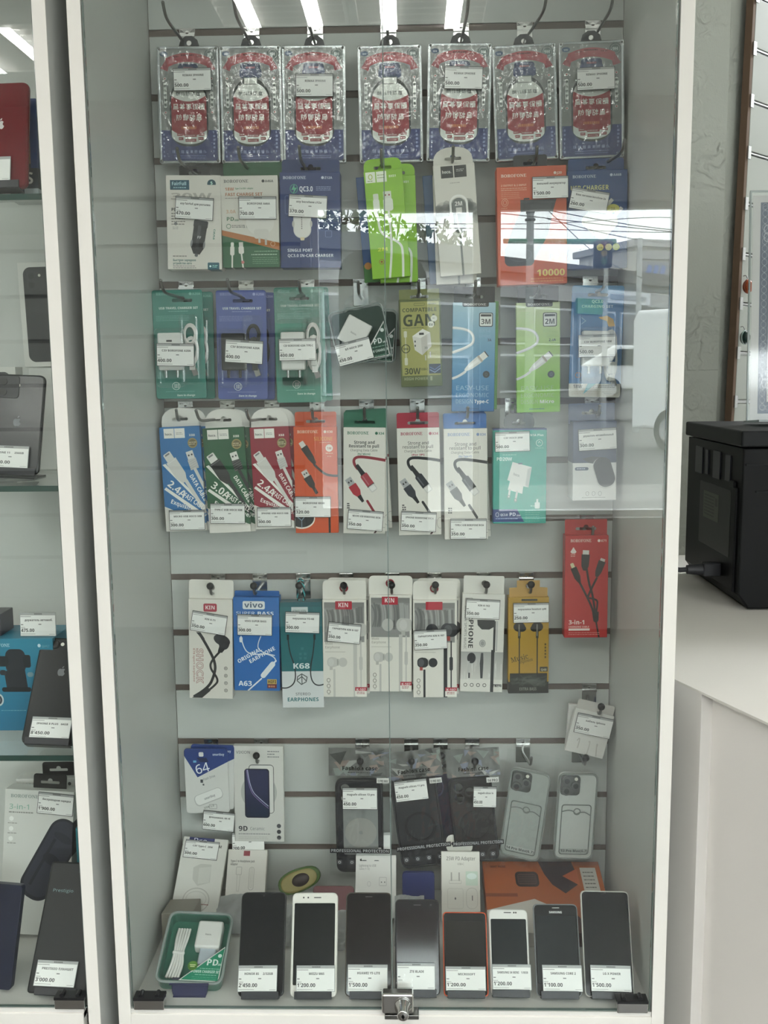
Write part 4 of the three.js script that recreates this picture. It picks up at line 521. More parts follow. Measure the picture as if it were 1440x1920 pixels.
stick(pack('e2', 'earphone_box', 'bright blue earphone carton with white earphone cable and remote', 'earphone box', { px: [87, 175], d: 0.026, mat: {}, head: { h: 0.009, w: 0.076, color: '#2a62a4', hole: 'none', r: 0.002, z: 0.012 }, draw: (p) => {
  p.fill('#2d6cb3').rr(18, 7, 42, 15, 3, '#dfe3e4').t('vivo', 21, 19, 14, '#4a5d74', { w: 36 }).t('SUPER', 5, 33, 8, '#e4e9ef', { b: 0, w: 36 }).t('BASS', 45, 33, 9, '#eef1f4', { w: 32 }); p.curve([[14, 72], [18, 96], [34, 108], [60, 104], [80, 112], [80, 120]], '#dfe5ec', 2).curve([[52, 72], [42, 92], [56, 104], [78, 108]], '#dfe5ec', 1.8); p.rr(11, 74, 6, 10, 2, '#dfe5ec');
  p.t('ORIGINAL', 9, 124, 10, '#eef1f4', { rot: -29, w: 52 }).t('EARPHONE', 31, 124, 10, '#eef1f4', { rot: -29, w: 56 }); p.at(64, 136, 40, (q) => q.rr(-5, -20, 10, 38, 5, '#dfe3e6')); p.line([[80, 118], [76, 122]], '#dfe5ec', 3).line([[52, 152], [26, 175]], '#e6eaef', 2.6).t('A63', 8, 166, 13, '#eef1f4', { w: 26 }).rect(63, 153, 18, 9, '#c9ad5a').t('HIFI', 64, 161, 8, '#2b2a22', { w: 16 }).rect(63, 162, 18, 8, '#6e2f36').small(65, 165, 14, 1, 2, '#c98a6a', 3); } }), 'te2', 'VIVO SUPER BASS', '300.00');
{
  const g = pack('e3', 'earphone_box', 'teal and white earphone carton hung by a braided loop', 'earphone box', { px: [79, 198], d: 0.024, draw: (p) => {
    p.fill('#d5d9da').rect(0, 0, 79, 129, '#246a70').rect(0, 0, 79, 9, '#1f5d66').rect(22, 9, 31, 14, '#c9d2d2').t('KINGLEEN', 24, 18, 6, '#7d8c8c', { w: 26 }); for (const [x, y] of [[38, 84], [34, 94], [43, 94], [34, 102], [43, 102]]) p.rect(x, y, 5, 5, 'rgba(200,225,225,.12)');
    p.curve([[14, 64], [15, 90], [26, 120], [26, 150], [10, 162], [0, 160]], '#23282b', 2.2).curve([[64, 64], [62, 90], [54, 124], [56, 148], [68, 158], [79, 154]], '#23282b', 2.2); p.rect(12, 60, 4, 10, '#1d2224').rect(62, 60, 4, 10, '#1d2224'); p.t('K68', 21, 124, 14, '#d7dfdf', { w: 33 }); p.at(38, 143, 0, (q) => q.poly([[0, -9], [10, -3], [8, 6], [-1, 11], [-9, 4], [-8, -4]], '#4b5050', 1.6).line([[-8, 2], [0, -4], [8, 4]], '#4b5050', 1.6).line([[0, -8], [0, 10]], '#4b5050', 1.6)); p.t('STEREO', 25, 174, 7, '#51585a', { b: 0, w: 29 }).t('EARPHONES', 9, 186, 10, '#2a6f74', { w: 60 }); } });
  stick(g, 'te3', 'наушники YO-68', '300.00');
  const h = P.e3[4] / 1000, cord = (dx) => { const a = [], b = []; for (let i = 0; i <= 40; i++) { const t = i / 40, th = Math.PI * t, x = -0.008 + dx + 0.0075 * Math.cos(th) * (0.6 + 0.4 * Math.sin(th)), y = h - 0.006 + 0.044 * Math.sin(th); a.push([x + 0.0011 * Math.cos(i * 1.3), y, -0.012 + 0.0011 * Math.sin(i * 1.3)]); b.push([x - 0.0011 * Math.cos(i * 1.3), y, -0.012 - 0.0011 * Math.sin(i * 1.3)]); } return [tube(a, 0.0013, 90, 5), tube(b, 0.0013, 90, 5)]; };
  const [a, b] = cord(0.008); const l = part(g, 'braided_loop', a, mat('#4fb0b4', 0.6), null, null, 'turquoise and black braided loop'); part(l, 'dark_strand', b, mat('#1f2a2e', 0.6));
}
const kinDraw = (c, stem, red) => (p) => {
  p.fill('#e0ddd5').rect(3, 5, 75, 74, '#8f8f8d'); for (let i = 0; i < 16; i++) p.curve([[4 + i * 4.6, 12 + 8 * rnd()], [10 + i * 4 + 6 * rnd(), 34], [6 + i * 4.6, 60]], `rgba(${rnd() > 0.5 ? '200,200,198' : '70,70,70'},.35)`, 2 + 3 * rnd()); p.rect(3, 5, 75, 10, 'rgba(120,120,118,.5)');
  p.rr(24, 3, 31, 15, 1, '#b2303f').t('KIN', 29, 14, 11, red ? '#b2303f' : '#efe3e1', { w: 20 }); bud(p, 48, 56, 1.25, c, stem, -1); p.rect(57, 74, 7, 110, c).rect(70, 76, 2.4, 88, c).rr(68, 106, 6.4, 26, 3, c);
  p.t('Music', 4, 84, 6.4, '#9a968e', { b: 0, w: 15 }).t('Earphone', 4, 91, 6.4, '#9a968e', { b: 0, w: 28 }).rect(4, 97, 38, 1, '#b9b5ad'); bud(p, 28, 117, 0.92, c, stem, 1); p.rect(19, 130, 4, 54, c); for (let i = 0; i < 3; i++) p.oval(10, 151 + i * 11, 3, 3.4, '#77756f', 1).rect(8, 156 + i * 11, 5, 0.8, '#aaa'); p.rect(60, 164, 22, 7, '#b2303f').t('K-107', 62, 170, 6, '#f0e2e0', { w: 18 }).rect(60, 171, 22, 10, '#ece9e2').small(63, 173, 15, 2, 2.6, '#a35a60', 1.2); };
const kinHead = { h: 0.032, w: 0.074, color: '#e3e0d8', hole: 'round', hx: -0.001, hy: 0.019, r: 0.009, ring: '#8f2430', z: 0.006 };
[['e4', 'white earphone carton with grey buds and a tilted price tag', '#c4c3be', '#bdbbb5', 0, 'ГАРНИТУРА KIN K-107'], ['e5', 'white earphone carton with large grey buds and no price tag', '#bdbcb8', '#b5b3ad', 0], ['e6', 'white earphone carton with black buds and a red stem', '#2c2e33', '#a54a44', 1, 'ГАРНИТУРА KIN K-107']].forEach(([k, label, c, stem, red, title]) => {
  const g = pack(k, 'earphone_box', label, 'earphone box', { px: [82, 183], d: 0.012, head: kinHead, draw: kinDraw(c, stem, red) });
  if (title) { stick(g, 't' + k, title, '350.00'); again(g, [0.004, 0.001, -0.016], R(-0.8), label.replace(/ and a.*/, '') + ' hidden behind the same tagged one'); }
});
stick(pack('e7', 'earphone_box', 'white and grey earphone carton lettered EARPHONE sideways', 'earphone box', { px: [80, 184], d: 0.012, head: { h: 0.03, w: 0.068, color: '#d9d7d0', hole: 'round', hx: 0.001, hy: 0.017, r: 0.003, z: 0.006 }, draw: (p) => {
  p.fill('#dcdad3').grad(0, 108, 80, 52, '#a5a5a2', '#cfcdc7'); for (let i = 0; i < 24; i++) p.rect(rnd() * 78, 112 + rnd() * 40, 1.4, 6 + rnd() * 16, 'rgba(255,255,255,.22)'); p.rr(6, 8, 13, 40, 1, '#6d6d6a', 0.8); p.t('EARPHONE', 13, 18, 12, '#2e2f30', { rot: 90, w: 84 }).t('MOTION SPORTS MUSIC', 5, 22, 6.4, '#6d6d6a', { rot: 90, w: 82, b: 0 });
  p.poly([[29, 48], [62, 48], [62, 60], [52, 66], [38, 66], [30, 58]], '#2f3133').rect(60, 50, 4, 58, '#3a3c3e').rect(65, 50, 3, 56, '#b5b6b4').rect(57, 104, 6, 80, '#3a3c3e').oval(40, 92, 6, 7, '#9b9b98').oval(40, 92, 4, 5, '#c9c8c4', 1); p.oval(20, 120, 8, 10, '#2d2f33').rect(13, 126, 4, 24, '#b9b9b6').rect(15, 148, 3, 10, '#33353a').poly([[38, 110], [42, 110], [43, 130], [42, 158], [38, 158], [36, 130]], '#45474a'); for (let i = 0; i < 4; i++) p.oval(10 + i * 12, 171, 3, 3, '#4a4a48', 1); p.rect(62, 169, 16, 5, '#2e2f30').t('K-162', 63, 173.6, 5, '#e6e4df', { w: 14 }); } }), 'te7', 'KIN K-162', '350.00');
stick(pack('e8', 'earphone_box', 'yellow earphone carton with black buds and EXTRA BASS at the foot', 'earphone box', { px: [77, 180], d: 0.022, head: { h: 0.028, w: 0.064, color: '#b8914a', shape: (w, h) => { const s = new THREE.Shape(); s.moveTo(-w / 2, -0.004); s.lineTo(w / 2, -0.004); s.lineTo(w / 2, h * 0.55); s.lineTo(w * 0.3, h * 0.58); s.lineTo(w * 0.3, h); s.lineTo(-w * 0.3, h); s.lineTo(-w * 0.3, h * 0.58); s.lineTo(-w / 2, h * 0.55); s.closePath(); return s; }, hole: 'round', hx: 0.001, hy: 0.019, z: 0.004 }, draw: (p) => {
  p.fill('#b08a2c').rect(25, 3, 30, 4, '#37352c'); for (const s of [-1, 1]) { const x = 38 + s * 17; p.oval(x, 55, 11, 9, '#2b2a28').oval(x - s * 5, 58, 8, 6, '#1f1f1e').rect(x - 2.4, 50, 4.8, 26, '#35342f').rect(x - 1, 50, 1.4, 22, '#9a9890').rect(x - 1, 76, 2.2, 70, '#2b2a26'); }
  p.t('Music', 6, 122, 13, '#2b2a26', { f: 'serif', rot: -14, w: 34, b: 0 }).t('explosion', 22, 124, 8, '#2b2a26', { f: 'serif', rot: -12, w: 26, b: 0 }); for (let i = 0; i < 5; i++) p.rect(69, 86 + i * 6, 3, 3.6, '#5a4a20'); p.rr(60, 130, 15, 9, 1, '#37352c').t('Q48', 62, 137, 6, '#c9c3a8', { w: 11 }); p.rect(0, 142, 77, 38, '#262722'); for (let i = 0; i < 18; i++) p.curve([[rnd() * 77, 142 + rnd() * 26], [rnd() * 77, 148 + rnd() * 20], [rnd() * 77, 150 + rnd() * 18]], `rgba(90,98,88,${0.2 + rnd() * 0.3})`, 2 + rnd() * 3); p.rect(0, 142, 3, 16, '#b08a2c').rect(74, 142, 3, 16, '#b08a2c').t('EXTRA BASS', 21, 175, 8, '#8d8f84', { w: 33 }); } }), 'te8', 'наушники headset q48', '250.00');
stick(pack('e9', 'cable_bag', 'small white tilted cable packet with folded top', 'cable packet', { px: [74, 86], d: 0.01, part: 'packet', head: { h: 0.016, w: 0.064, color: '#c9c6c0', hole: 'none', r: 0.004, z: 0.004 }, draw: (p) => { p.fill('#dddbd6').curve([[18, 62], [24, 46], [22, 76]], '#bcb9b3', 2).curve([[40, 60], [44, 50], [42, 84]], '#c3c0ba', 2).curve([[58, 64], [54, 50], [60, 84]], '#bfbcb6', 2); } }), 'te9', 'кабель iphone', '350.00');
pack('e9', 'cable_bag', 'white and blue cable packet behind the small tilted white one', 'cable packet', { px: [74, 86], d: 0.008, part: 'packet', draw: (p) => p.fill('#d3d2cd').rect(66, 10, 8, 50, '#3a4c86') }).position.add(new THREE.Vector3(0.004, 0.005, -0.014));
scene.children[scene.children.length - 1].rotation.z = R(-4);
['the earphone carton with crossing black cables', 'the bright blue earphone carton', 'the teal and white earphone carton', 'the grey-bud earphone carton', 'the untagged grey-bud earphone carton', 'the black-bud earphone cartons', 'the sideways-lettered earphone carton', 'the yellow earphone carton'].forEach((t, i) => { const g = hook([-0.3, -0.227, -0.151, -0.076, 0.004, 0.077, 0.162, 0.236][i], 9, 0.072, 'carrying ' + t, 0, true); for (const m of g.children) if (m.name.startsWith('rod')) m.position.y += 0.006; });
{ const g = hook(0.348, 11, 0.075, 'carrying the white cable packets', 0.1, true); for (const m of g.children) if (m.name.startsWith('rod')) m.position.y -= 0.004; }

// --- sixth row
const usb = pack('f1', 'flash_drive_card', 'white flash drive card with a navy corner reading 64', 'flash drive', { part: 'card', px: [82, 118], d: 0.004, r: 0.006, draw: (p) => {
  p.fill('#d5d5d2').poly([[0, 0], [82, 0], [82, 24], [24, 52], [0, 12]], '#27407f').t('smartbuy', 54, 12, 6, '#dfe4ee', { w: 22 }).rr(28, 6, 9, 8, 2, '#d9d9d6').poly([[24, 16], [42, 16], [46, 24], [30, 24]], '#1d2a52').rect(17, 21, 6, 4, '#6fb2d8').t('64', 22, 47, 23, '#eceff4', { b: 0, w: 28, rot: -14 }).t('Flash Drive', 35, 58, 6, '#74777c', { rot: -18, w: 24, b: 0 }).rect(29, 56, 5, 6, '#3c4248').rect(33, 64, 3, 3, '#3c4248'); p.at(42, 88, -20, (q) => q.rr(-27, -10, 56, 21, 8, '#b9bab8').rr(-25, -9, 53, 18, 7, '#e6e6e3').t('smartbuy', -8, 3, 6, '#8d8f92', { w: 22 })); p.rr(44, 102, 14, 8, 1, '#8d8f8c', 0.8).t('USB 2.0', 34, 110, 5, '#8d8f8c', { w: 20, rot: -14 }); } });
stick(usb, 'tf1', 'флешнакоп. 64 гб', '600.00'); again(usb, [0.006, 0.004, -0.008], R(-2.4), 'white flash drive card behind the one reading 64');
pack('f2', 'screen_glass_box', 'white screen glass carton with a dark blue phone on a grey disc', 'screen protector', { px: [94, 179], d: 0.012, draw: (p) => {
  p.fill('#d4d3ce').t('VIXION', 5, 14, 7.4, '#54565a', { b: 0, w: 27 }).small(64, 9, 22, 1, 3, '#77797c', 1.6).small(64, 14, 14, 1, 3, '#77797c', 1.6).small(64, 19, 22, 1, 3, '#77797c', 1.6); p.oval(47, 86, 34, 34, '#b4b6b2').rr(29, 35, 46, 90, 6, '#33363a', 1.2).rr(29.6, 35.6, 45, 89, 5, '#dad9d4').rr(20, 42, 47, 92, 6, '#1f2236').rr(22, 44, 43, 88, 5, '#2b3155'); p.c.save(); p.c.beginPath(); p.c.rect(22, 44, 43, 88); p.c.clip(); p.grad(22, 90, 43, 42, 'rgba(30,40,66,.2)', 'rgba(24,44,70,.9)').curve([[26, 44], [30, 80], [50, 100], [65, 112]], '#b4b9d6', 1.6).curve([[24, 44], [28, 82], [48, 103], [65, 116]], '#7f6fa0', 1.4); p.c.restore();
  p.t('9D', 7, 159, 13, '#33353a', { w: 18 }).t('Ceramic', 29, 158, 8, '#85878a', { b: 0, w: 28 }).small(7, 164, 62, 1, 2, '#77797c', 1.2).small(7, 170, 56, 2, 3, '#b5b4ae', 0.8); for (let i = 0; i < 3; i++) p.oval(84, 149 + i * 11, 4, 4, '#44464a'); } });
// phone cases in printed bags
function ringGeo(r, w, d) { const s = new THREE.Shape(); s.absarc(0, 0, r, 0, Math.PI * 2); s.holes.push(disc(r - w, 0, 0)); return slab(s, d, d / 4, 24); }
function lensHoles(s, x, y, r, g) { for (const [a, b] of [[0, 0], [0, -g], [g, -g / 2]]) s.holes.push(disc(r, x + a, y + b)); return s; }
function wavySheet(w, h, amp, nx = 24, ny = 40) { const g = new THREE.PlaneGeometry(w, h, nx, ny), p = g.attributes.position; for (let i = 0; i < p.count; i++) { const x = p.getX(i), y = p.getY(i); p.setZ(i, amp * (fbm(x * 40 + 3, y * 26, 1.7, 3) + 0.5 * Math.abs(fbm(x * 90, y * 60, 9, 2)))); } g.computeVertexNormals(); return g; }
function headFoil(w, h, text) { // crinkled silver header
  const g = wavySheet(w, h, 0.0035, 40, 24), pen = new Pen(118, 56, 5); pen.fill('#8e908e'); for (let i = 0; i < 26; i++) { const c = ['#c9cbc8', '#6f7270', '#a9b4ae', '#b5a69e', '#9fa6b8', '#5f6361'][Math.floor(rnd() * 6)], x = rnd() * 118, y = rnd() * 56; pen.poly([[x, y], [x + 10 + rnd() * 26, y + rnd() * 14 - 7], [x + rnd() * 20, y + 6 + rnd() * 16]], c); } pen.t(text, 25, 45, 11, '#161718', { w: 68 }).small(36, 49, 46, 1, 2, '#4c4e50', 1.4);
  return [g, new THREE.MeshPhysicalMaterial({ map: pen.tex(), roughness: 0.22, metalness: 0.65, side: THREE.DoubleSide })];
}
function caseBag(key, bagKey, label, c, o) {
  const [x, y, z, w, h] = P[key].slice(0, 5).map((v) => v / 1000), roll = R(P[key][5]), g = thing('phone_case_bag', label, 'phone case', 'bagged phone cases', [x + Math.sin(roll) * h / 2, y - Math.cos(roll) * h / 2, z], roll);
  const outline = lensHoles(rr(w, h, 0.014, 0, h / 2), -w / 2 + 0.017, h - 0.017, 0.0078, 0.019), cs = part(g, 'case', slab(outline, 0.009, 0.0022, 6), c, [0, 0, -0.001]);
  const edge = rr(w, h, 0.014, 0, h / 2); edge.holes.push(rr(w - 0.008, h - 0.008, 0.011, 0, h / 2, THREE.Path)); part(cs, 'bumper', slab(edge, 0.01, 0.0016, 6), softBlack, [0, 0, 0.002]);
  if (o.back) part(cs, 'back_plate', slab(rr(w - 0.022, h * 0.62, 0.004), 0.0006), o.back, [0.002, h * 0.5, 0.0008]);
  part(cs, 'magnet_ring', ringGeo(0.0275, o.ringW ?? 0.0045, 0.0012), o.ring, [0.002, h * 0.43, 0.0018]);
  const [bx, by, bz, bw, bh] = P[bagKey].map((v) => v / 1000), b = new THREE.Group(); g.updateMatrixWorld(); const v = g.worldToLocal(new THREE.Vector3(bx, by, bz)); b.name = 'bag'; b.position.copy(v); b.rotation.z = R(P[bagKey][5]) - roll; g.add(b);
  part(b, 'bag_film', wavySheet(bw * 0.98, bh, 0.003).translate(0, 0, 0.001), film);
  const [hg, hm] = headFoil(bw, 0.05, 'Fashion case'); part(b, 'bag_header', hg, hm, [0, bh / 2 - 0.026, 0.0035], null, 'crinkled silver header lettered Fashion case');
  const strip = new Pen(118, 9, 5); strip.fill('#1b1c20').t('PROFESSIONAL PROTECTION', 2, 7.4, 8, '#b9bbbd', { w: 114 }); part(b, 'printed_band', flatUV(box(bw * 0.97, 0.0085, 0.0004), bw * 0.97, 0.0085), printed(strip, 0.3), [0, -bh / 2 + 0.047, 0.0045], null, 'black band lettered PROFESSIONAL PROTECTION');
  for (let i = 0; i < 4; i++) { const ic = part(b, 'printed_icon', slab(rr(0.0085, 0.0085, 0.002), 0.0004), mat('#55585c', 0.4), [-bw * 0.33 + i * bw * 0.2, -bh / 2 + 0.026, 0.0045]); part(ic, 'icon_mark', ringGeo(0.0024, 0.0009, 0.0004), mat('#c9cbcc', 0.4), [0, 0, 0.0005]); }
  const ml = new Pen(24, 10, 6); ml.fill('#d9d9d5').t(o.model, 2, 8, 7, '#2b2b2b', { w: 20 }); part(b, 'model_sticker', flatUV(box(0.021, 0.009, 0.0005), 0.021, 0.009), printed(ml, 0.4), [bw / 2 - 0.014, bh / 2 - 0.058, 0.006]);
  return g;
}
stick(caseBag('f3', 'bag3', 'bagged black phone case with a pale grey back and round magnet mark', mat('#22242c', 0.5), { back: mat('#8f9190', 0.55), ring: mat('#a09e9a', 0.6), ringW: 0.024, model: '13 PRO MAX' }), 'tf3', 'magsafe silicon 13 pro', '450.00');
stick(caseBag('f4', 'bag4', 'bagged charcoal phone case with a black magnet ring', mat('#2b2c30', 0.5), { ring: mat('#141518', 0.45), model: '11 PRO MAX' }), 'tf4', 'magsafe silicon 11 pro', '450.00');
stick(caseBag('f6', 'bag6', 'bagged dark brown-black phone case with light lens holes', mat('#2a2727', 0.5), { ring: mat('#1d1a1a', 0.45), model: '14 PRO' }), 'tf6', 'magsafe silicon 14', '450.00');
{
  const [x, y, z, w, h] = P.f5.slice(0, 5).map((v) => v / 1000), g = thing('phone_case_bag', 'dark purple phone case in a bag squeezed between the charcoal and brown-black ones', 'phone case', 'bagged phone cases', [x, y - h / 2, z - 0.012], R(6));
  const cs = part(g, 'case', slab(lensHoles(rr(0.078, h, 0.014, 0, h / 2), -0.02, h - 0.02, 0.008, 0.019), 0.009, 0.0022, 6), mat('#2a2540', 0.45)); part(cs, 'lens_ring', ringGeo(0.012, 0.002, 0.002).scale(1, 1.5, 1), mat('#4a4568', 0.35), [0.006, h - 0.034, 0.002]);
  part(g, 'bag_film', wavySheet(0.086, h + 0.03, 0.002), film, [0, h / 2, 0.004]); const [hg, hm] = headFoil(0.07, 0.045, 'Fashion case'); part(g, 'bag_header', hg, hm, [0.002, h + 0.012, 0.005]);
}
function clearCase(key, label, title, tint, yaw) {
  const [x, y, z, w, h] = P[key].slice(0, 5).map((v) => v / 1000), roll = R(P[key][5]), g = thing('clear_phone_case', label, 'phone case', 'clear card-pocket phone cases', [x + Math.sin(roll) * h / 2, y - Math.cos(roll) * h / 2, z], roll); g.rotation.y = yaw;
  const cs = part(g, 'case', slab(rr(w, h, 0.013, 0, h / 2), 0.009, 0.003, 6), mat(tint, 0.25, { transmission: 0.15, ior: 1.45 }));
  const e = rr(w, h, 0.013, 0, h / 2); e.holes.push(rr(w - 0.006, h - 0.006, 0.011, 0, h / 2, THREE.Path)); part(cs, 'bumper', slab(e, 0.004, 0.0012, 6), mat('#aeb2ae', 0.2, { transmission: 0.4 }), [0, 0, 0.002]);
  const cam = part(g, 'camera_print', slab(rr(0.034, 0.036, 0.008), 0.003, 0.001, 6), mat('#4a4d4c', 0.3), [-w / 2 + 0.021, h - 0.022, 0.0022]);
  for (const [a, b] of [[-0.007, 0.0085], [-0.007, -0.0095], [0.0085, 0]]) { const l = part(cam, 'lens', cyl(0.0078, 0.0082, 0.003, 20).rotateX(Math.PI / 2), mat('#8d908f', 0.25, { metalness: 0.6 }), [a, b, 0.001]); part(l, 'lens_glass', cyl(0.0045, 0.0045, 0.001, 16).rotateX(Math.PI / 2), mat('#3a3d40', 0.1), [0, 0, 0.0016]); } part(cam, 'flash', pin(0.003, 0.001), mat('#d9d8cc', 0.3), [0.009, 0.012, 0.0006]);
  const pk = rr(w * 0.76, h * 0.58, 0.006); pk.holes.push(rr(w * 0.76 - 0.003, h * 0.58 - 0.003, 0.005, 0, 0, THREE.Path)); const pocket = part(g, 'card_pocket', slab(pk, 0.0015, 0.0004), mat('#8b908c', 0.25, { transmission: 0.3 }), [0, h * 0.35, 0.0016]);
  part(pocket, 'pocket_lip', tube([[-w * 0.36, h * 0.21, 0], [-w * 0.2, h * 0.225, 0], [-0.006, h * 0.215, 0], [0, h * 0.185, 0], [0.006, h * 0.2, 0], [w * 0.2, h * 0.205, 0], [w * 0.36, h * 0.17, 0]], 0.0009, 40, 6), mat('#7d827e', 0.3));
  part(pocket, 'thumb_notch', new THREE.TorusGeometry(0.0055, 0.0009, 6, 18), mat('#7d827e', 0.3), [0.001, h * 0.21, 0]);
  const tp = new Pen(60, 10, 6); tp.fill('#b7bab6').t(title, 1, 8, 8.4, '#35383a', { w: 58 }); part(g, 'model_print', flatUV(box(0.05, 0.0075, 0.0003), 0.05, 0.0075), printed(tp, 0.3), [0, h * 0.105, 0.0012]);
  part(g, 'bag_film', wavySheet(w + 0.02, h + 0.045, 0.004).translate(0, h / 2 + 0.012, 0.006), film); return g;
}
clearCase('f7', 'greyish clear phone case with card pocket, turned slightly sideways', '14 Pro Max(6.7)', '#b9beb9', R(-12));
clearCase('f8', 'whitish clear phone case with card pocket in a clear bag', "'13 Pro Max(6.7)", '#e4e7e3', R(4));
['the white flash drive cards', 'the screen glass carton', 'the grey-backed bagged phone case', 'the charcoal bagged phone case', 'the purple bagged phone case', 'the brown-black bagged phone case', 'the greyish clear phone case', 'the whitish clear phone case'].forEach((t, i) => { const g = hook([-0.323, -0.233, -0.052, 0.035, 0.087, 0.143, 0.233, 0.332][i], 12, [0.03, 0.06, 0.085, 0.085, 0.06, 0.085, 0.07, 0.07][i], 'carrying ' + t, [0, 0, 0, 0, 0, 0, 0.1, 0][i], i !== 6); for (const m of g.children) if (m.name.startsWith('rod')) m.position.y += 0.004; });
// ---------------------------------------------------------------- phones on stands along the cabinet floor
const appleShape = () => { const s = new THREE.Shape(); s.moveTo(0, 0.62); s.bezierCurveTo(0.18, 0.8, 0.62, 0.8, 0.72, 0.5); s.bezierCurveTo(0.42, 0.3, 0.5, -0.18, 0.82, -0.3); s.bezierCurveTo(0.7, -0.75, 0.42, -1.08, 0.16, -0.92); s.bezierCurveTo(0.05, -0.86, -0.08, -0.86, -0.18, -0.92); s.bezierCurveTo(-0.5, -1.08, -0.85, -0.55, -0.84, 0.02); s.bezierCurveTo(-0.84, 0.72, -0.26, 0.84, 0, 0.62); return s; };
function appleMark(k) { const l = new THREE.Shape(); l.moveTo(0.02, 0.86); l.bezierCurveTo(0.02, 1.1, 0.2, 1.3, 0.42, 1.32); l.bezierCurveTo(0.44, 1.1, 0.24, 0.86, 0.02, 0.86); return merge(new THREE.ExtrudeGeometry([appleShape(), l], { depth: 0.06, bevelEnabled: false, curveSegments: 6 })).scale(k, k, 0.004); }
function onStand(pos, lean, w, cat) { // stand with a front lip; returns the leaned frame's maker
  const [x, y, z, roll = 0] = pos, a = R(lean);
  const place = (o) => { o.position.set(x, y, z); o.rotation.order = 'ZXY'; o.rotation.x = -a; o.rotation.z = roll; return o; };
  return place;
}
function stand(pos, lean, w, label, color = '#25272d', group = 'phone stands') {
  const place = onStand(pos, lean), t = place(thing('phone_stand', label, 'stand', group));
  const q = mat(color, 0.35);
  part(t, 'lip', merge(move(box(w, 0.0105, 0.002, 0.0006), 0, 0.0035, 0.0068), move(box(w, 0.002, 0.016, 0.0006), 0, -0.0012, -0.002)), q);
  part(t, 'back_rest', box(w * 0.8, 0.07, 0.002, 0.0006), q, [0, 0.034, -0.0135]);
  part(t, 'foot', box(w * 0.8, 0.002, 0.05, 0.0006), q, [0, Math.sin(R(lean)) * 0.033 - 0.0068 * Math.cos(R(lean)), -Math.cos(R(lean)) * 0.033 - 0.0068 * Math.sin(R(lean))], [R(lean), 0, 0]);
  return t;
}
function tagAt(pos, lean, dx, dy, w, h, title, price, what, curve = 0) {
  const m = tagMesh(w, h, title, price, false), g = new THREE.Group(); g.name = numbered('price_tag'); g.add(m); m.name = 'card'; delete m.userData.label; tag(g, 'price tag reading ' + price + ' ' + what, 'price tag', 'price tags standing by the phones'); onStand(pos, lean)(g); m.position.set(dx, dy, 0.0049); m.rotation.z = curve; scene.add(g); return g;
}
const glossScreen = (c = '#0d0f12') => mat(c, 0.07);
function phone(pos, lean, w, h, label, o) {
  const t = onStand(pos, lean)(thing('smartphone', label, 'phone', 'phones on stands')), th = o.t ?? 0.008, r = o.r ?? 0.009;
  part(t, 'body', slab(rr(w, h, r, 0, h / 2), th, 0.0022, 6), mat(o.body, 0.3, { clearcoat: 0.3 }), [0, 0, 0.0005]);
  part(t, 'front_glass', slab(rr(w - 0.003, h - 0.003, r * 0.85, 0, h / 2), 0.0012, 0.0003, 6), mat(o.front ?? o.body, 0.1), [0, 0, 0.0009]);
  const [l, b, rr_, tp] = o.screen ?? [0.003, 0.006, 0.003, 0.006];
  part(t, 'screen', slab(rr(w - l - rr_, h - b - tp, 0.002, (l - rr_) / 2, (h + b - tp) / 2), 0.0005), glossScreen(o.lit), [0, 0, 0.0013]);
  if (o.camera) part(t, 'front_camera', pin(0.0014, 0.0004), black, [o.camera[0], h - o.camera[1], 0.00135]);
  if (o.speaker) part(t, 'earpiece', box(0.011, 0.0012, 0.0004), o.speakerMat ?? softBlack, [o.speaker[0], h - o.speaker[1], 0.0014]);
  if (o.dots) for (const d of o.dots) part(t, 'sensor', pin(0.0012, 0.0004), softBlack, [d[0], h - d[1], 0.0014]);
  if (o.logo) { const p = new Pen(30, 7, 6); p.fill(o.front ?? o.body).t(o.logo, 1, 6, 6.4, o.logoC ?? '#e6e6e4', { w: 28 }); part(t, 'logo', flatUV(box(0.021, 0.0048, 0.0003), 0.021, 0.0048), printed(p, 0.15), [o.logoAt?.[0] ?? 0, h - (o.logoAt?.[1] ?? 0.013), 0.0013]); }
  if (o.button) part(t, 'home_button', slab(rr(0.016, 0.005, 0.0024), 0.0004), mat(o.front ?? o.body, 0.3), [0, 0.006, 0.0014]);
  return t;
}
const YB = 0.526;
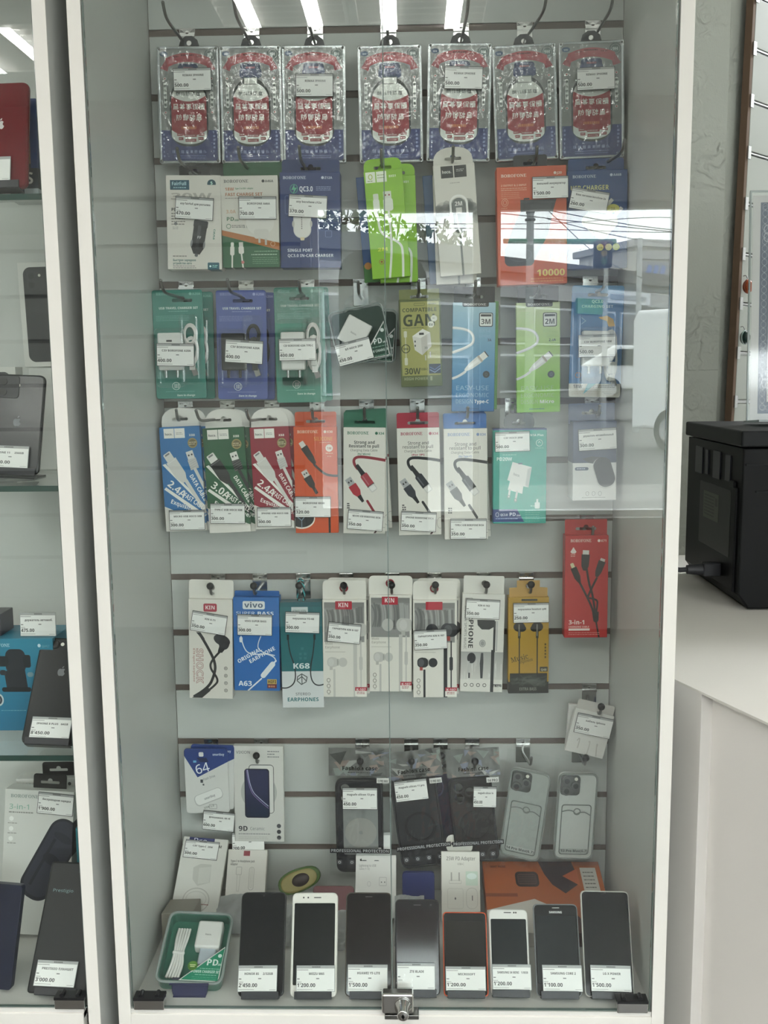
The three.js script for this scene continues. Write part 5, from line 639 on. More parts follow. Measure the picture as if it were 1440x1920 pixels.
const PH = [
  ['p1', [-0.1932, YB, 0.3275, 0.01], 29, 0.0695, 0.147, 'all-black phone with a small notch on a stand, tag 2\'450.00', { body: '#1b1d21', front: '#17191c', r: 0.01, camera: [0, 0.005], screen: [0.003, 0.004, 0.003, 0.009], lit: '#15181c' }, 'HONOR 8S     2/32GB', "2'450.00", -0.0045, 0.059, 0.036],
  ['p2', [-0.1141, YB, 0.3265, 0.006], 28, 0.0705, 0.146, 'white-framed phone with a black screen on a stand', { body: '#e6e3dc', front: '#e9e6df', screen: [0.004, 0.0165, 0.004, 0.015], speaker: [0.004, 0.007], dots: [[-0.0175, 0.007], [-0.0105, 0.007]], lit: '#14181b' }, 'MEIZU M6S', "1'200.00", 0.0035, 0.058, 0.036],
  ['p3', [-0.0317, YB, 0.3255, 0.001], 28, 0.0703, 0.146, 'black phone with a brown metal rim behind the lock', { body: '#4a4038', front: '#141114', r: 0.009, screen: [0.003, 0.004, 0.003, 0.008], speaker: [0, 0.006], speakerMat: mat('#3a3638', 0.4), lit: '#150f12' }, 'HUAWEI Y5 LITE', "1'500.00", -0.001, 0.06, 0.037],
  ['p4', [0.0423, YB, 0.3205, 0], 27, 0.0675, 0.134, 'slim black phone with a wine-dark screen beside the lock', { body: '#1b191c', front: '#18151a', r: 0.008, screen: [0.004, 0.012, 0.004, 0.015], speaker: [0, 0.008], speakerMat: mat('#3a3034', 0.4), camera: [0.021, 0.008], lit: '#1d1216' }, 'ZTE BLADE', '', -0.0025, 0.057, 0.037],
  ['p5', [0.1146, YB, 0.3225, -0.004], 31, 0.067, 0.117, 'small phone in a bright orange shell', { body: '#e2582c', front: '#1a1a1b', r: 0.006, t: 0.0095, screen: [0.004, 0.012, 0.004, 0.013], lit: '#23201e' }, 'MICROSOFT', "1'200.00", -0.0005, 0.06, 0.033],
  ['p6', [0.1812, YB, 0.3195, -0.004], 29, 0.0598, 0.12, 'small white phone with rounded ends on a stand', { body: '#d9d8d4', front: '#e6e5e1', r: 0.009, screen: [0.003, 0.017, 0.003, 0.014], speaker: [-0.001, 0.005], dots: [[0.009, 0.005], [0.012, 0.005]], button: 1, lit: '#1b2124' }, 'SAMSUNG S4 MINI   1/8GB', "1'200.00", 0.002, 0.058, 0.035],
  ['p7', [0.2532, YB, 0.3225, -0.006], 29, 0.0678, 0.129, 'black phone with a silver rim and a light logo above its screen', { body: '#8d9093', front: '#16181a', r: 0.008, screen: [0.0035, 0.018, 0.0035, 0.0165], speaker: [0.0005, 0.0055], speakerMat: chrome, logo: 'SAMSUNG', logoAt: [0, 0.0115], button: 1, lit: '#23282b' }, 'SAMSUNG CORE 2', "1'100.00", 0.005, 0.059, 0.036],
  ['p8', [0.3278, YB, 0.3225, -0.022], 28.5, 0.0735, 0.148, 'large white-rimmed phone with a mirror-black front beside the hinge', { body: '#dcdad3', front: '#101215', r: 0.008, screen: [0.003, 0.004, 0.003, 0.005], speaker: [-0.004, 0.003], lit: '#101317' }, 'LG X POWER', "1'500.00", 0.002, 0.06, 0.036],
];
const WHAT = ['all-black notched phone', 'white-framed phone', 'brown-rimmed black phone', 'slim wine-dark phone', 'orange-shelled phone', 'small white phone', 'silver-rimmed black phone', 'large white-rimmed phone'];
PH.forEach(([, pos, lean, w, h, label, o, title, price, dx, tw, tht], i) => {
  phone(pos, lean, w, h, label, o);
  stand(pos, lean, 0.056, 'dark plastic stand under the ' + WHAT[i]);
  const t = tagAt(pos, lean, dx, 0.008 + tht / 2, tw, tht, title, price, 'in front of the ' + WHAT[i]);
  if (!price) t.userData.label = 'price tag partly behind the door lock, in front of the ' + WHAT[i];
});

// ---------------------------------------------------------------- boxes lying behind the phones
function leanBox(name, label, category, pos, lean, roll, w, h, d, px, draw, extra = {}) {
  const g = thing(name, label, category, extra.group, pos); g.rotation.order = 'ZXY'; g.rotation.set(-R(lean), 0, R(roll));
  const flat = typeof draw === 'string', p = flat ? null : new Pen(...px); if (!flat) draw(p); g.position.y += d * Math.sin(R(lean)); part(g, extra.part ?? 'carton', flatUV(slab(rr(w, h, extra.r ?? 0.001, 0, h / 2), d, Math.min(d / 3, 0.0007)), w, h, 0, h / 2), flat ? mat(draw, extra.rough ?? 0.4) : printed(p, extra.rough ?? 0.4));
  return g;
}
{
  const g = leanBox('charger_box', 'white flat charger carton leaning back, drawn with a pale adapter and cable loop', 'charger box', [-0.3385, FLOOR + 0.005, 0.135], 41, -5, 0.079, 0.142, 0.012, [92, 160], (p) => { p.fill('#d9d7d1').rect(12, 0, 52, 12, '#2a3168').t('Pro', 20, 12, 15, '#dfe2ee', { w: 30, b: 0 }).t('KM', 70, 17, 7, '#333'); p.poly([[30, 58], [44, 50], [66, 50], [68, 84], [44, 92], [32, 80]], '#c5c4be').poly([[42, 58], [66, 54], [66, 84], [44, 88]], '#d0cfc9'); p.oval(46, 118, 26, 22, '#b9b7b1', 2).oval(46, 116, 20, 14, '#c3c1bb', 1.4).small(10, 128, 18, 1, 3, '#c58a80', 2).small(50, 124, 24, 1, 3, '#8d5a54', 1.6); });
  const m = tagMesh(0.06, 0.031, 'СЗУ Type-C  20W', '300.00'); m.position.set(-0.005, 0.121, 0.0014); m.rotation.z = R(-1); g.add(m);
  const c = leanBox('adapter_box', 'white headphone adapter carton with two line-drawn plugs', 'adapter box', [-0.256, FLOOR + 0.001, 0.105], 31, -1, 0.069, 0.108, 0.016, [75, 104], (p) => { p.fill('#d8d4cd').rect(30, 2, 12, 8, '#8f2434').t('Type-C to Headphone Jack', 6, 20, 5, '#5a5854', { w: 46 }).t('Adapter', 6, 25, 5, '#5a5854', { w: 14 }); p.rr(18, 28, 10, 12, 1, '#a5a29c', 0.8).poly([[20, 40], [26, 40], [25, 66], [21, 66]], '#b5b2ab', 0.8).rr(43, 28, 9, 36, 4, '#a5a29c', 0.8).rr(46, 30, 3, 30, 1, '#b5b2ab', 0.7); });
  const n = tagMesh(0.058, 0.036, 'переходник Type-C 3.5', '200.00'); n.position.set(-0.001, 0.121, -0.004); n.rotation.set(R(4), 0, R(5)); c.add(n); n.name = 'price_tag';
  const li = leanBox('adapter_box', 'white cable carton with a tiny black fruit logo and a tall price tag 350.00', 'cable box', [-0.0277, FLOOR + 0.001, 0.126], 34, 0, 0.07, 0.102, 0.03, [75, 106], (p) => { p.fill('#d9d8d5').t('Lightning to USB', 6, 20, 5.4, '#77767a', { b: 0, w: 32 }).t('Cable (1 m)', 6, 25, 5, '#9a999c', { b: 0, w: 20 }).rr(44, 38, 13, 14, 1, '#a9a8aa', 0.7).oval(48, 46, 1, 1, '#555').oval(54, 46, 1, 1, '#555').oval(25, 49, 3, 4, '#b9b8ba', 0.7); });
  part(li, 'logo_mark', appleMark(0.0022), black, [-0.026, 0.094, 0.0002]);
  const k = tagMesh(0.06, 0.038, 'шнур iphone', '350.00', false); k.position.set(-0.005, 0.121, -0.003); k.rotation.x = R(10); li.add(k);
  const ad = leanBox('adapter_box', 'white 25W adapter carton with hang loop and line drawings', 'charger box', [0.1175, FLOOR + 0.001, 0.122], 24, -0.5, 0.066, 0.112, 0.024, [70, 112], (p) => { p.fill('#d8d5cd').t('25W PD Adapter', 9, 15, 8, '#55534e', { b: 0, w: 53 }).t('USB-C', 29, 22, 4.4, '#77746e', { b: 0 }).rect(17, 34, 2.4, 14, '#a3a09a').rect(31, 34, 2.4, 14, '#a3a09a').rr(14, 47, 22, 5, 1, '#b5b2ab', 0.7).rr(11, 60, 28, 32, 3, '#c5c2bb', 0.8).rr(45, 59, 20, 33, 9, '#bdbab3', 0.9).rect(55, 71, 1.4, 8, '#444').oval(25, 76, 1.4, 2, '#666').rr(44, 32, 22, 23, 1, '#c2d3c4').oval(55, 40, 9, 5, '#d9e6e0').t('SAMSUNG', 25, 105, 6, '#33322f', { w: 27 }); });
  const hs = rr(0.046, 0.03, 0.012, -0.001, 0.012); hs.holes.push(euroHole(0.026, -0.001, 0.012)); part(ad, 'hang_tab', slab(hs, 0.001), mat('#dedbd3', 0.45), [0, 0.112, -0.012]);
  leanBox('phone_case', 'plain navy blue case standing at the back of the cabinet floor', 'phone case', [0.0456, FLOOR + 0.001, 0.095], 9, 0, 0.0555, 0.076, 0.01, [10, 14], '#25306a', { r: 0.007, part: 'case', rough: 0.5 });
  leanBox('speaker_box', 'flat orange carton with a brown pattern lying at the back of the cabinet floor', 'box', [0.262, FLOOR + 0.001, 0.188], 76, 0, 0.205, 0.165, 0.03, [225, 128], (p) => { p.fill('#b3602f').t('SMART PHONE', 14, 12, 6, '#5a2f1c', { w: 30 }).poly([[108, 0], [172, 0], [176, 16], [160, 28], [176, 44], [150, 60], [128, 44], [116, 24]], '#3c2a2e').poly([[150, 28], [180, 14], [180, 46]], '#c4663a').rr(60, 20, 44, 28, 8, '#3b2a26').rr(64, 24, 36, 20, 5, '#5a4038'); for (let i = 0; i < 4; i++) p.rect(66, 27 + i * 4, 32, 1.4, '#2b1d1b'); p.rect(176, 0, 49, 8, '#a35a34').rect(186, 12, 30, 50, '#cfcac2').small(190, 20, 20, 5, 7, '#77736c', 2).poly([[0, 90], [90, 70], [160, 100], [160, 128], [0, 128]], '#d2ccc4').poly([[90, 96], [150, 84], [190, 128], [90, 128]], '#5a3a34').rect(0, 60, 60, 6, '#8d4a28'); });
}
{ // avocado case, red case, small grey carton and crumpled bags
  const a = thing('avocado_case', 'green avocado-shaped case with a brown stone', 'phone case', null, [-0.163, FLOOR + 0.0572, 0.075], R(20)); a.rotation.x = R(-24);
  const egg = (k, d) => { const s = new THREE.Shape(); s.moveTo(-0.037 * k, -0.003 * k); s.bezierCurveTo(-0.04 * k, 0.02 * k, -0.01 * k, 0.023 * k, 0.02 * k, 0.018 * k); s.bezierCurveTo(0.045 * k, 0.014 * k, 0.045 * k, -0.012 * k, 0.022 * k, -0.016 * k); s.bezierCurveTo(-0.006 * k, -0.022 * k, -0.034 * k, -0.02 * k, -0.037 * k, -0.003 * k); return slab(s, d, 0.003, 8); };
  part(a, 'skin', egg(1, 0.018), mat('#4c6b2c', 0.5)); part(a, 'flesh', egg(0.86, 0.003), mat('#a79c64', 0.55), [0, 0, 0.0015]); part(a, 'stone', new THREE.SphereGeometry(0.0125, 20, 14).scale(1.25, 0.85, 0.35), mat('#3a2f2e', 0.45), [0.004, 0.0005, 0.0015]);
  const red = leanBox('phone_case', 'dark red case among the boxes behind the white-framed phone', 'phone case', [-0.1, FLOOR + 0.002, 0.133], 36, 0, 0.07, 0.064, 0.01, [60, 56], '#641b25', { r: 0.007, part: 'case' });
  leanBox('small_carton', 'plain grey-brown carton in the corner of the cabinet floor', 'box', [-0.349, FLOOR + 0.001, 0.19], 8, 2, 0.052, 0.05, 0.06, [20, 20], '#8f8a80');
  const foil = new THREE.MeshPhysicalMaterial({ color: '#b9bbba', roughness: 0.3, transmission: 0.35, side: THREE.DoubleSide });
  const bags = [[-0.257, 0.155, 0.085, 0.07, 58], [-0.168, 0.19, 0.07, 0.07, 55], [-0.105, 0.2, 0.06, 0.07, 62], [0.03, 0.19, 0.05, 0.09, 60]];
  bags.forEach(([x, z, w, h, l], i) => { const g = thing('plastic_bag', ['crumpled clear bag lying in front of the headphone adapter carton', 'crumpled clear bag standing between the black and white phones', 'crumpled clear bag lying below the dark red case', 'crumpled clear bag lying in front of the navy case'][i], 'bag', 'crumpled bags behind the phones', [x, FLOOR + 0.006, z]); g.rotation.x = -R(l); part(g, 'bag_film', wavySheet(w, h, 0.012), foil, [0, h / 2, 0]); part(g, 'leaflet', flatUV(box(w * 0.7, h * 0.6, 0.001), w * 0.7, h * 0.6), printed(new Pen(30, 30, 4).fill('#c2c0bb').small(4, 5, 20, 4, 5, '#77756f', 1.6), 0.5), [0, h * 0.42, -0.004]); });
}
{ // clear charger set in a green tray, tilted on a navy stand
  const lean = 63, g = thing('clear_charger_box', 'clear lidded box with a white charger and bundled cable on green', 'charger box', null, [-0.305, 0.5405, 0.3135]); g.rotation.order = 'ZXY'; g.rotation.set(-R(lean), 0, R(-2.5));
  const w = 0.1, h = 0.116;
  part(g, 'shell', slab(rr(w, h, 0.014, 0, h / 2), 0.024, 0.005, 6), film);
  const rim = rr(w + 0.004, h + 0.004, 0.016, 0, h / 2); rim.holes.push(rr(w - 0.004, h - 0.004, 0.012, 0, h / 2, THREE.Path)); part(g, 'rim', slab(rim, 0.004, 0.0014), clearRim, [0, 0, 0.001]);
  part(g, 'tray', slab(rr(w - 0.003, h - 0.003, 0.012, 0, h / 2), 0.002), mat('#3f7a68', 0.5), [0, 0, -0.0215]);
  const tw = rr(w - 0.002, h - 0.002, 0.013, 0, h / 2); tw.holes.push(rr(w - 0.007, h - 0.007, 0.011, 0, h / 2, THREE.Path)); part(g, 'tray_wall', slab(tw, 0.02), mat('#5f9484', 0.3, { transmission: 0.45 }), [0, 0, -0.0012]);
  const c = part(g, 'charger', box(0.04, 0.046, 0.02, 0.004), whitePl, [0.017, h * 0.71, -0.012]); part(c, 'charger_base', box(0.026, 0.03, 0.014, 0.003), mat('#b9c1c9', 0.4), [0.002, -0.034, -0.002]);
  part(c, 'logo', flatUV(box(0.013, 0.006, 0.0003), 0.013, 0.006), printed(new Pen(28, 12, 6).fill('#eceae6').t('hoco.', 2, 9, 9, '#8a8a88', { w: 22 }), 0.4), [0, -0.002, 0.0101]);
  const loops = []; for (let i = 0; i < 5; i++) { const x = -0.034 + i * 0.0042; loops.push(tube([[x * 1.08 - 0.001, h * 0.12, -0.014], [x * 0.98, h * 0.3, -0.011], [-0.027 + (x + 0.027) * 0.75, h * 0.46, -0.01], [x, h * 0.65, -0.011], [x * 1.02 + 0.001, h * 0.82, -0.014]], 0.0021, 24, 7)); }
  const cb = part(g, 'cable', merge(loops), whitePl); part(cb, 'tie', box(0.019, 0.005, 0.006, 0.002), whitePl, [-0.026, h * 0.45, -0.01]);
  const lp = new Pen(60, 56, 6); lp.fill('#1f8a6a').t('PD', 34, 30, 14, '#e8f2ec', { w: 19 }).t('20W', 52, 30, 4.4, '#e8f2ec').small(26, 35, 30, 1, 2, '#a5d6c2', 1).t('POWER CHARGER SET', 14, 42, 6, '#e8f2ec', { w: 44 }).small(20, 45, 34, 1, 2, '#a5d6c2', 1).oval(53, 14, 3, 3, '#e8f2ec').small(16, 49, 40, 2, 3, '#5db394', 0.8);
  const s = new THREE.Shape(); s.moveTo(w / 2 - 0.006, 0.005); s.lineTo(w / 2 - 0.004, 0.058); s.lineTo(-0.012, 0.005); s.closePath(); part(g, 'printed_corner', flatUV(slab(s, 0.0006), 0.06, 0.056, w / 2 - 0.032, 0.031), printed(lp, 0.4), [0, 0, -0.001]);
  const e = new THREE.Shape(); e.moveTo(w / 2 - 0.0045, 0.0065); e.lineTo(w / 2 - 0.0035, 0.061); e.lineTo(-0.0155, 0.0038); e.lineTo(w / 2 - 0.005, 0.003); e.closePath(); part(g, 'corner_edging', slab(e, 0.0004), whitePl, [0, 0, -0.0017]);
  const bd = part(g, 'badge', pin(0.0075, 0.001, 20), mat('#5d8f3a', 0.45), [0.002, 0.027, -0.0005], null, 'round green badge'); part(bd, 'badge_print', merge(box(0.009, 0.0012, 0.0004), move(box(0.007, 0.0012, 0.0004), 0, -0.0026, 0)), mat('#cfdca0', 0.5), [0, 0.001, 0.0006]);
  const st = thing('box_stand', 'navy scoop-shaped plastic stand under the clear charger box', 'stand', null, [-0.303, FLOOR, 0.31]);
  part(st, 'scoop', slab((() => { const q = new THREE.Shape(); q.moveTo(-0.022, 0); q.lineTo(0.022, 0); q.quadraticCurveTo(0.028, 0.003, 0.028, 0.02); q.lineTo(-0.028, 0.02); q.quadraticCurveTo(-0.028, 0.003, -0.022, 0); return q; })(), 0.004, 0.001), mat('#2b2e52', 0.45), [0, 0, 0.006], [R(-20), 0, 0]);
  part(st, 'shelf', box(0.06, 0.003, 0.022, 0.001), mat('#2b2e52', 0.45), [0, 0.0195, -0.004], [R(-10), 0, 0]); part(st, 'leg', box(0.05, 0.02, 0.003, 0.001), mat('#2b2e52', 0.45), [0, 0.0105, -0.04]); part(st, 'base', box(0.05, 0.002, 0.05, 0.0008), mat('#2b2e52', 0.45), [0, 0.001, -0.018]);
}
// ---------------------------------------------------------------- goods in the neighbouring cabinet
function phoneBack(pos, lean, w, h, label, o) {
  const t = onStand(pos, lean)(thing('smartphone', label, 'phone', 'phones on the glass shelves'));
  part(t, 'body', slab(rr(w, h, o.r ?? 0.011, 0, h / 2), 0.0085, 0.0028, 6), mat(o.c, o.rough ?? 0.2), [0, 0, 0.0005]);
  if (o.apple) part(t, 'logo_mark', appleMark(0.0068), mat(o.mark, 0.3), [0, h * (o.apple === 1 ? 0.66 : o.apple), 0.0006]);
  if (o.bump) { const c = part(t, 'camera_bump', slab(rr(o.bump[2], o.bump[3], 0.006), 0.0016, 0.0006), mat(o.c, 0.3), [o.bump[0], h - o.bump[1], 0.0018]); for (const [a, b] of o.lens) part(c, 'lens', pin(0.0056, 0.001, 18), mat('#0c0d0f', 0.3), [a, b, 0.0004]); }
  if (o.flash) part(t, 'flash', pin(0.0028, 0.0006, 14), mat('#efede4', 0.4), [o.flash[0], h - o.flash[1], 0.0008]);
  if (o.text) { const p = new Pen(44, 10, 6); p.fill(o.c).t(o.text, 2, 8, 8, o.mark, { b: 0, w: 40 }); part(t, 'logo', flatUV(box(0.036, 0.008, 0.0002), 0.036, 0.008), printed(p, 0.3), [-0.018, h * 0.77, 0.0006]); }
  return t;
}
phoneBack([-0.519, SHELF[0] + 0.0082, 0.31, 0.02], 14, 0.078, 0.152, 'dark red phone showing its back with a pale fruit logo', { c: '#6e1420', rough: 0.12, apple: 0.6, mark: '#d8d4d2' });
stand([-0.519, SHELF[0] + 0.0082, 0.31, 0.02], 14, 0.06, 'dark plastic stand under the dark red phone', '#25272d', 'phone stands on the glass shelves'); tagAt([-0.519, SHELF[0] + 0.0082, 0.31, 0.02], 14, -0.0125, 0.026, 0.06, 0.034, '', '', 'x').userData.label = 'price tag in front of the dark red phone';
leanBox('upright_box', 'narrow carton with a blue and brown picture and a white letter S', 'box', [-0.5055, SHELF[0] + 0.0005, 0.255], 4, 0, 0.04, 0.14, 0.03, [40, 140], (p) => { p.fill('#5b7f94').rect(0, 60, 40, 34, '#8a6a50').rect(0, 90, 40, 50, '#2b3a44').rect(30, 0, 10, 96, '#27457e').t('S', 22, 118, 22, '#e6e4de').rect(20, 124, 20, 14, '#c9d4d6').oval(20, 70, 4, 3, '#d9d4c8'); });
leanBox('upright_box', 'plain white carton standing beside the red phone', 'box', [-0.4695, SHELF[0] + 0.0005, 0.235], 2, 0, 0.03, 0.148, 0.14, [10, 20], '#bdbab2');
const i11 = (p) => { p.fill('#d9d9d4').rr(10, 9, 92, 172, 14, '#2c2f33').rr(16, 15, 34, 36, 9, '#34373b').oval(25, 25, 6, 6, '#26282b').oval(25, 41, 6, 6, '#26282b').oval(41, 24, 2.6, 2.6, '#d9d8d0'); };
{ const g = leanBox('phone_box', 'white phone carton printed with a black phone back, standing on another carton', 'phone box', [-0.548, 1.466, 0.06], 0, 1, 0.096, 0.168, 0.03, [112, 190], i11); part(g, 'logo_mark', appleMark(0.007), mat('#9a9c9e', 0.3), [0.005, 0.083, 0.0003]); }
leanBox('phone_box', 'white phone carton lying under the printed one on the middle glass shelf', 'phone box', [-0.535, SHELF[1] + 0.0005, 0.075], 0, 0, 0.1, 0.166, 0.05, [10, 18], '#d3d4d0');
{ const g = leanBox('phone_box', 'white phone carton standing behind the black phone on the middle shelf', 'phone box', [-0.641, SHELF[1] + 0.0005, 0.1], 0, 0, 0.09, 0.168, 0.03, [112, 190], i11); part(g, 'logo_mark', appleMark(0.007), mat('#9a9c9e', 0.3), [0, 0.083, 0.0003]); }
phoneBack([-0.5545, SHELF[1] + 0.0092, 0.236, -0.05], 13, 0.0757, 0.151, 'black phone with a square camera bump showing its back on the middle shelf', { c: '#23262a', apple: 0.52, mark: '#7b7e82', bump: [-0.017, 0.02, 0.033, 0.034], lens: [[-0.007, 0.008], [-0.007, -0.008]], flash: [-0.002, 0.017] });
stand([-0.5545, SHELF[1] + 0.0092, 0.236, -0.05], 13, 0.07, 'dark plastic stand under the black phone on the middle shelf', '#25272d', 'phone stands on the glass shelves'); tagAt([-0.5545, SHELF[1] + 0.0092, 0.236, -0.05], 13, -0.008, 0.025, 0.062, 0.033, 'IPHONE 11     256GB', "24'500.00", 'in front of the black phone on the middle shelf');
leanBox('holder_box', 'sky blue car phone holder carton with a black clamp printed on it', 'phone holder box', [-0.5755, SHELF[2] + 0.0005, 0.215], 0, 0, 0.115, 0.148, 0.085, [140, 160], (p) => { p.grad(0, 0, 140, 160, '#3d8ba6', '#2a7396'); brand(p, 14, 14, 44, '#bfdbe6'); p.oval(114, 12, 3, 3, '#cfe6ee').t('BH87', 119, 15, 6, '#7fb3c6', { b: 0 }); p.rr(48, 18, 38, 42, 12, '#34383e').rr(34, 30, 20, 18, 4, '#2b2f34').rr(82, 28, 14, 22, 4, '#2b2f34').poly([[44, 56], [84, 52], [88, 86], [48, 90]], '#30343a').rr(38, 84, 56, 8, 4, '#26292e').rr(36, 54, 12, 9, 4, '#3a3e44').rr(88, 58, 12, 8, 4, '#7d9aa4'); p.oval(30, 106, 10, 11, '#c9d2d4').oval(30, 106, 7, 8, '#3a4048').oval(30, 106, 3, 5, '#c9cdd0'); for (const y of [30, 50, 68]) p.oval(119, y, 6.5, 6.5, '#9fb05a', 1.6).oval(119, y, 3, 3, '#9fb05a'); p.small(34, 124, 50, 1, 3, '#7fb3c6', 1); });
leanBox('small_carton', 'dark purple-grey carton standing on the sky blue holder carton', 'box', [-0.634, SHELF[2] + 0.149, 0.2], 0, 0, 0.06, 0.034, 0.05, [10, 6], '#4b4852');
tagAt([-0.5435, SHELF[2] + 0.149, 0.2], 4, 0, 0.019, 0.056, 0.037, 'держатель автомоб.', '475.00', 'standing on the sky blue holder carton');
phoneBack([-0.5035, SHELF[2] + 0.0088, 0.296, -0.04], 34, 0.083, 0.166, 'black phone showing its back on the lowest glass shelf', { c: '#1e2124', apple: 0.67, mark: '#6f7276', flash: [-0.006, 0.011], bump: [-0.024, 0.012, 0.026, 0.013], lens: [[-0.006, 0], [0.006, 0]] });
stand([-0.5035, SHELF[2] + 0.0088, 0.296, -0.04], 34, 0.066, 'dark plastic stand under the black phone on the lowest glass shelf', '#25272d', 'phone stands on the glass shelves'); tagAt([-0.5035, SHELF[2] + 0.0088, 0.296, -0.04], 34, 0.0015, 0.024, 0.06, 0.032, 'IPHONE 8 PLUS   64GB', "8'450.00", 'in front of the black phone on the lowest glass shelf');
const pad = (p) => { p.fill('#d5d5d0'); brand(p, 10, 14, 50, '#8d9a96'); p.oval(98, 10, 3, 3, '#555'); p.t('3-in-1', 8, 34, 12, '#7fae9c', { b: 0, w: 38 }).small(8, 38, 44, 1, 3, '#8d8d88', 2); for (let i = 0; i < 3; i++) p.oval(13, 50 + i * 17, 4, 4, '#eeeeea').small(7, 57 + i * 17, 16, 1, 2, '#8d8d88', 1.2); p.at(86, 112, 28, (q) => q.rr(-28, -70, 58, 150, 26, '#2c2e38').rr(-24, -66, 50, 140, 23, '#3a3d48').oval(2, -38, 18, 7, '#30333e').oval(2, 4, 16, 9, '#2c2e38').rect(-12, -30, 5, 90, '#2c2e38')); };
{ const a = leanBox('charger_box', 'white wireless charger carton at the back with a black hang tab', 'charger box', [-0.582, FLOOR + 0.0025, 0.1], 3, 1, 0.115, 0.246, 0.03, [122, 246], pad), b = leanBox('charger_box', 'white 3-in-1 wireless charger carton with a black hang tab and tag 1\'900.00', 'charger box', [-0.597, FLOOR + 0.0045, 0.165], 7, -3, 0.116, 0.243, 0.032, [122, 246], pad);
  for (const g of [a, b]) { const s = rr(0.056, 0.028, 0.005, 0.012, 0.01); s.holes.push(euroHole(0.03, 0.012, 0.01)); part(g, 'hang_tab', slab(s, 0.001), black, [0, g === a ? 0.246 : 0.243, -0.014]); }
  const m = tagMesh(0.06, 0.036, 'беспроводная зарядка', "1'900.00"); m.position.set(0.028, 0.222, 0.0014); m.rotation.z = R(-3); b.add(m); }
leanBox('small_carton', 'narrow teal carton beside the wireless charger cartons', 'box', [-0.5, FLOOR + 0.001, 0.15], 2, 0, 0.05, 0.185, 0.03, [10, 20], '#2f7f8d');
phoneBack([-0.503, FLOOR + 0.0095, 0.325, -0.05], 36, 0.09, 0.19, 'matt black tablet showing its back on the cabinet floor, tag 3\'000.00', { c: '#15181b', rough: 0.45, r: 0.006, text: 'Prestigio', mark: '#7f9a9c', flash: [0.004, 0.014] });
scene.children.at(-1).children.find((m) => m.name === 'flash').material = mat('#3a3d40', 0.3); scene.children.at(-1).name = numbered('tablet'); scene.children.at(-1).userData.category = 'tablet';
stand([-0.503, FLOOR + 0.0095, 0.325, -0.05], 36, 0.062, 'dark plastic stand under the matt black tablet', '#25272d', 'phone stands on the glass shelves'); tagAt([-0.503, FLOOR + 0.0095, 0.325, -0.05], 36, -0.004, 0.028, 0.062, 0.036, 'PRESTIGIO ПЛАНШЕТ', "3'000.00", 'in front of the matt black tablet');
leanBox('book_case', 'dark navy folding case standing beside the matt black tablet', 'phone case', [-0.613, FLOOR + 0.005, 0.31], 14, -5, 0.07, 0.155, 0.014, [10, 20], '#1d2238', { r: 0.006, part: 'case' });

// ---------------------------------------------------------------- counter, printer and wall board on the other side
{
  const t = thing('counter', 'white laminate counter with a set-back side panel next to the cabinet', 'counter', null, [0, 0, 0]), pts = [[0.42, -0.72], [0.42, 0.269], [0.55, 0.61], [1.3, 0.61], [1.3, -0.72]];
  const poly = (p, y0, y1) => { const s = new THREE.Shape(p.map(([x, z]) => new THREE.Vector2(x, -z))); return new THREE.ExtrudeGeometry(s, { depth: y1 - y0, bevelEnabled: false }).rotateX(-Math.PI / 2).translate(0, y0, 0); };
  part(t, 'worktop', poly(pts, 0.9965, 1.0), mat('#dad7cf', 0.45));
  part(t, 'side_panel', poly([[0.4225, -0.7], [0.4225, 0.269], [0.4455, 0.3295], [0.472, 0.319], [0.45, 0.26], [0.45, -0.7]], 0, 0.9955), mat('#dedbd6', 0.45));
  part(t, 'front_panel', poly([[0.4565, 0.305], [0.572, 0.606], [1.29, 0.606], [1.29, 0.585], [0.59, 0.585], [0.476, 0.295]], 0, 0.9955), mat('#ebe8e3', 0.45));
}
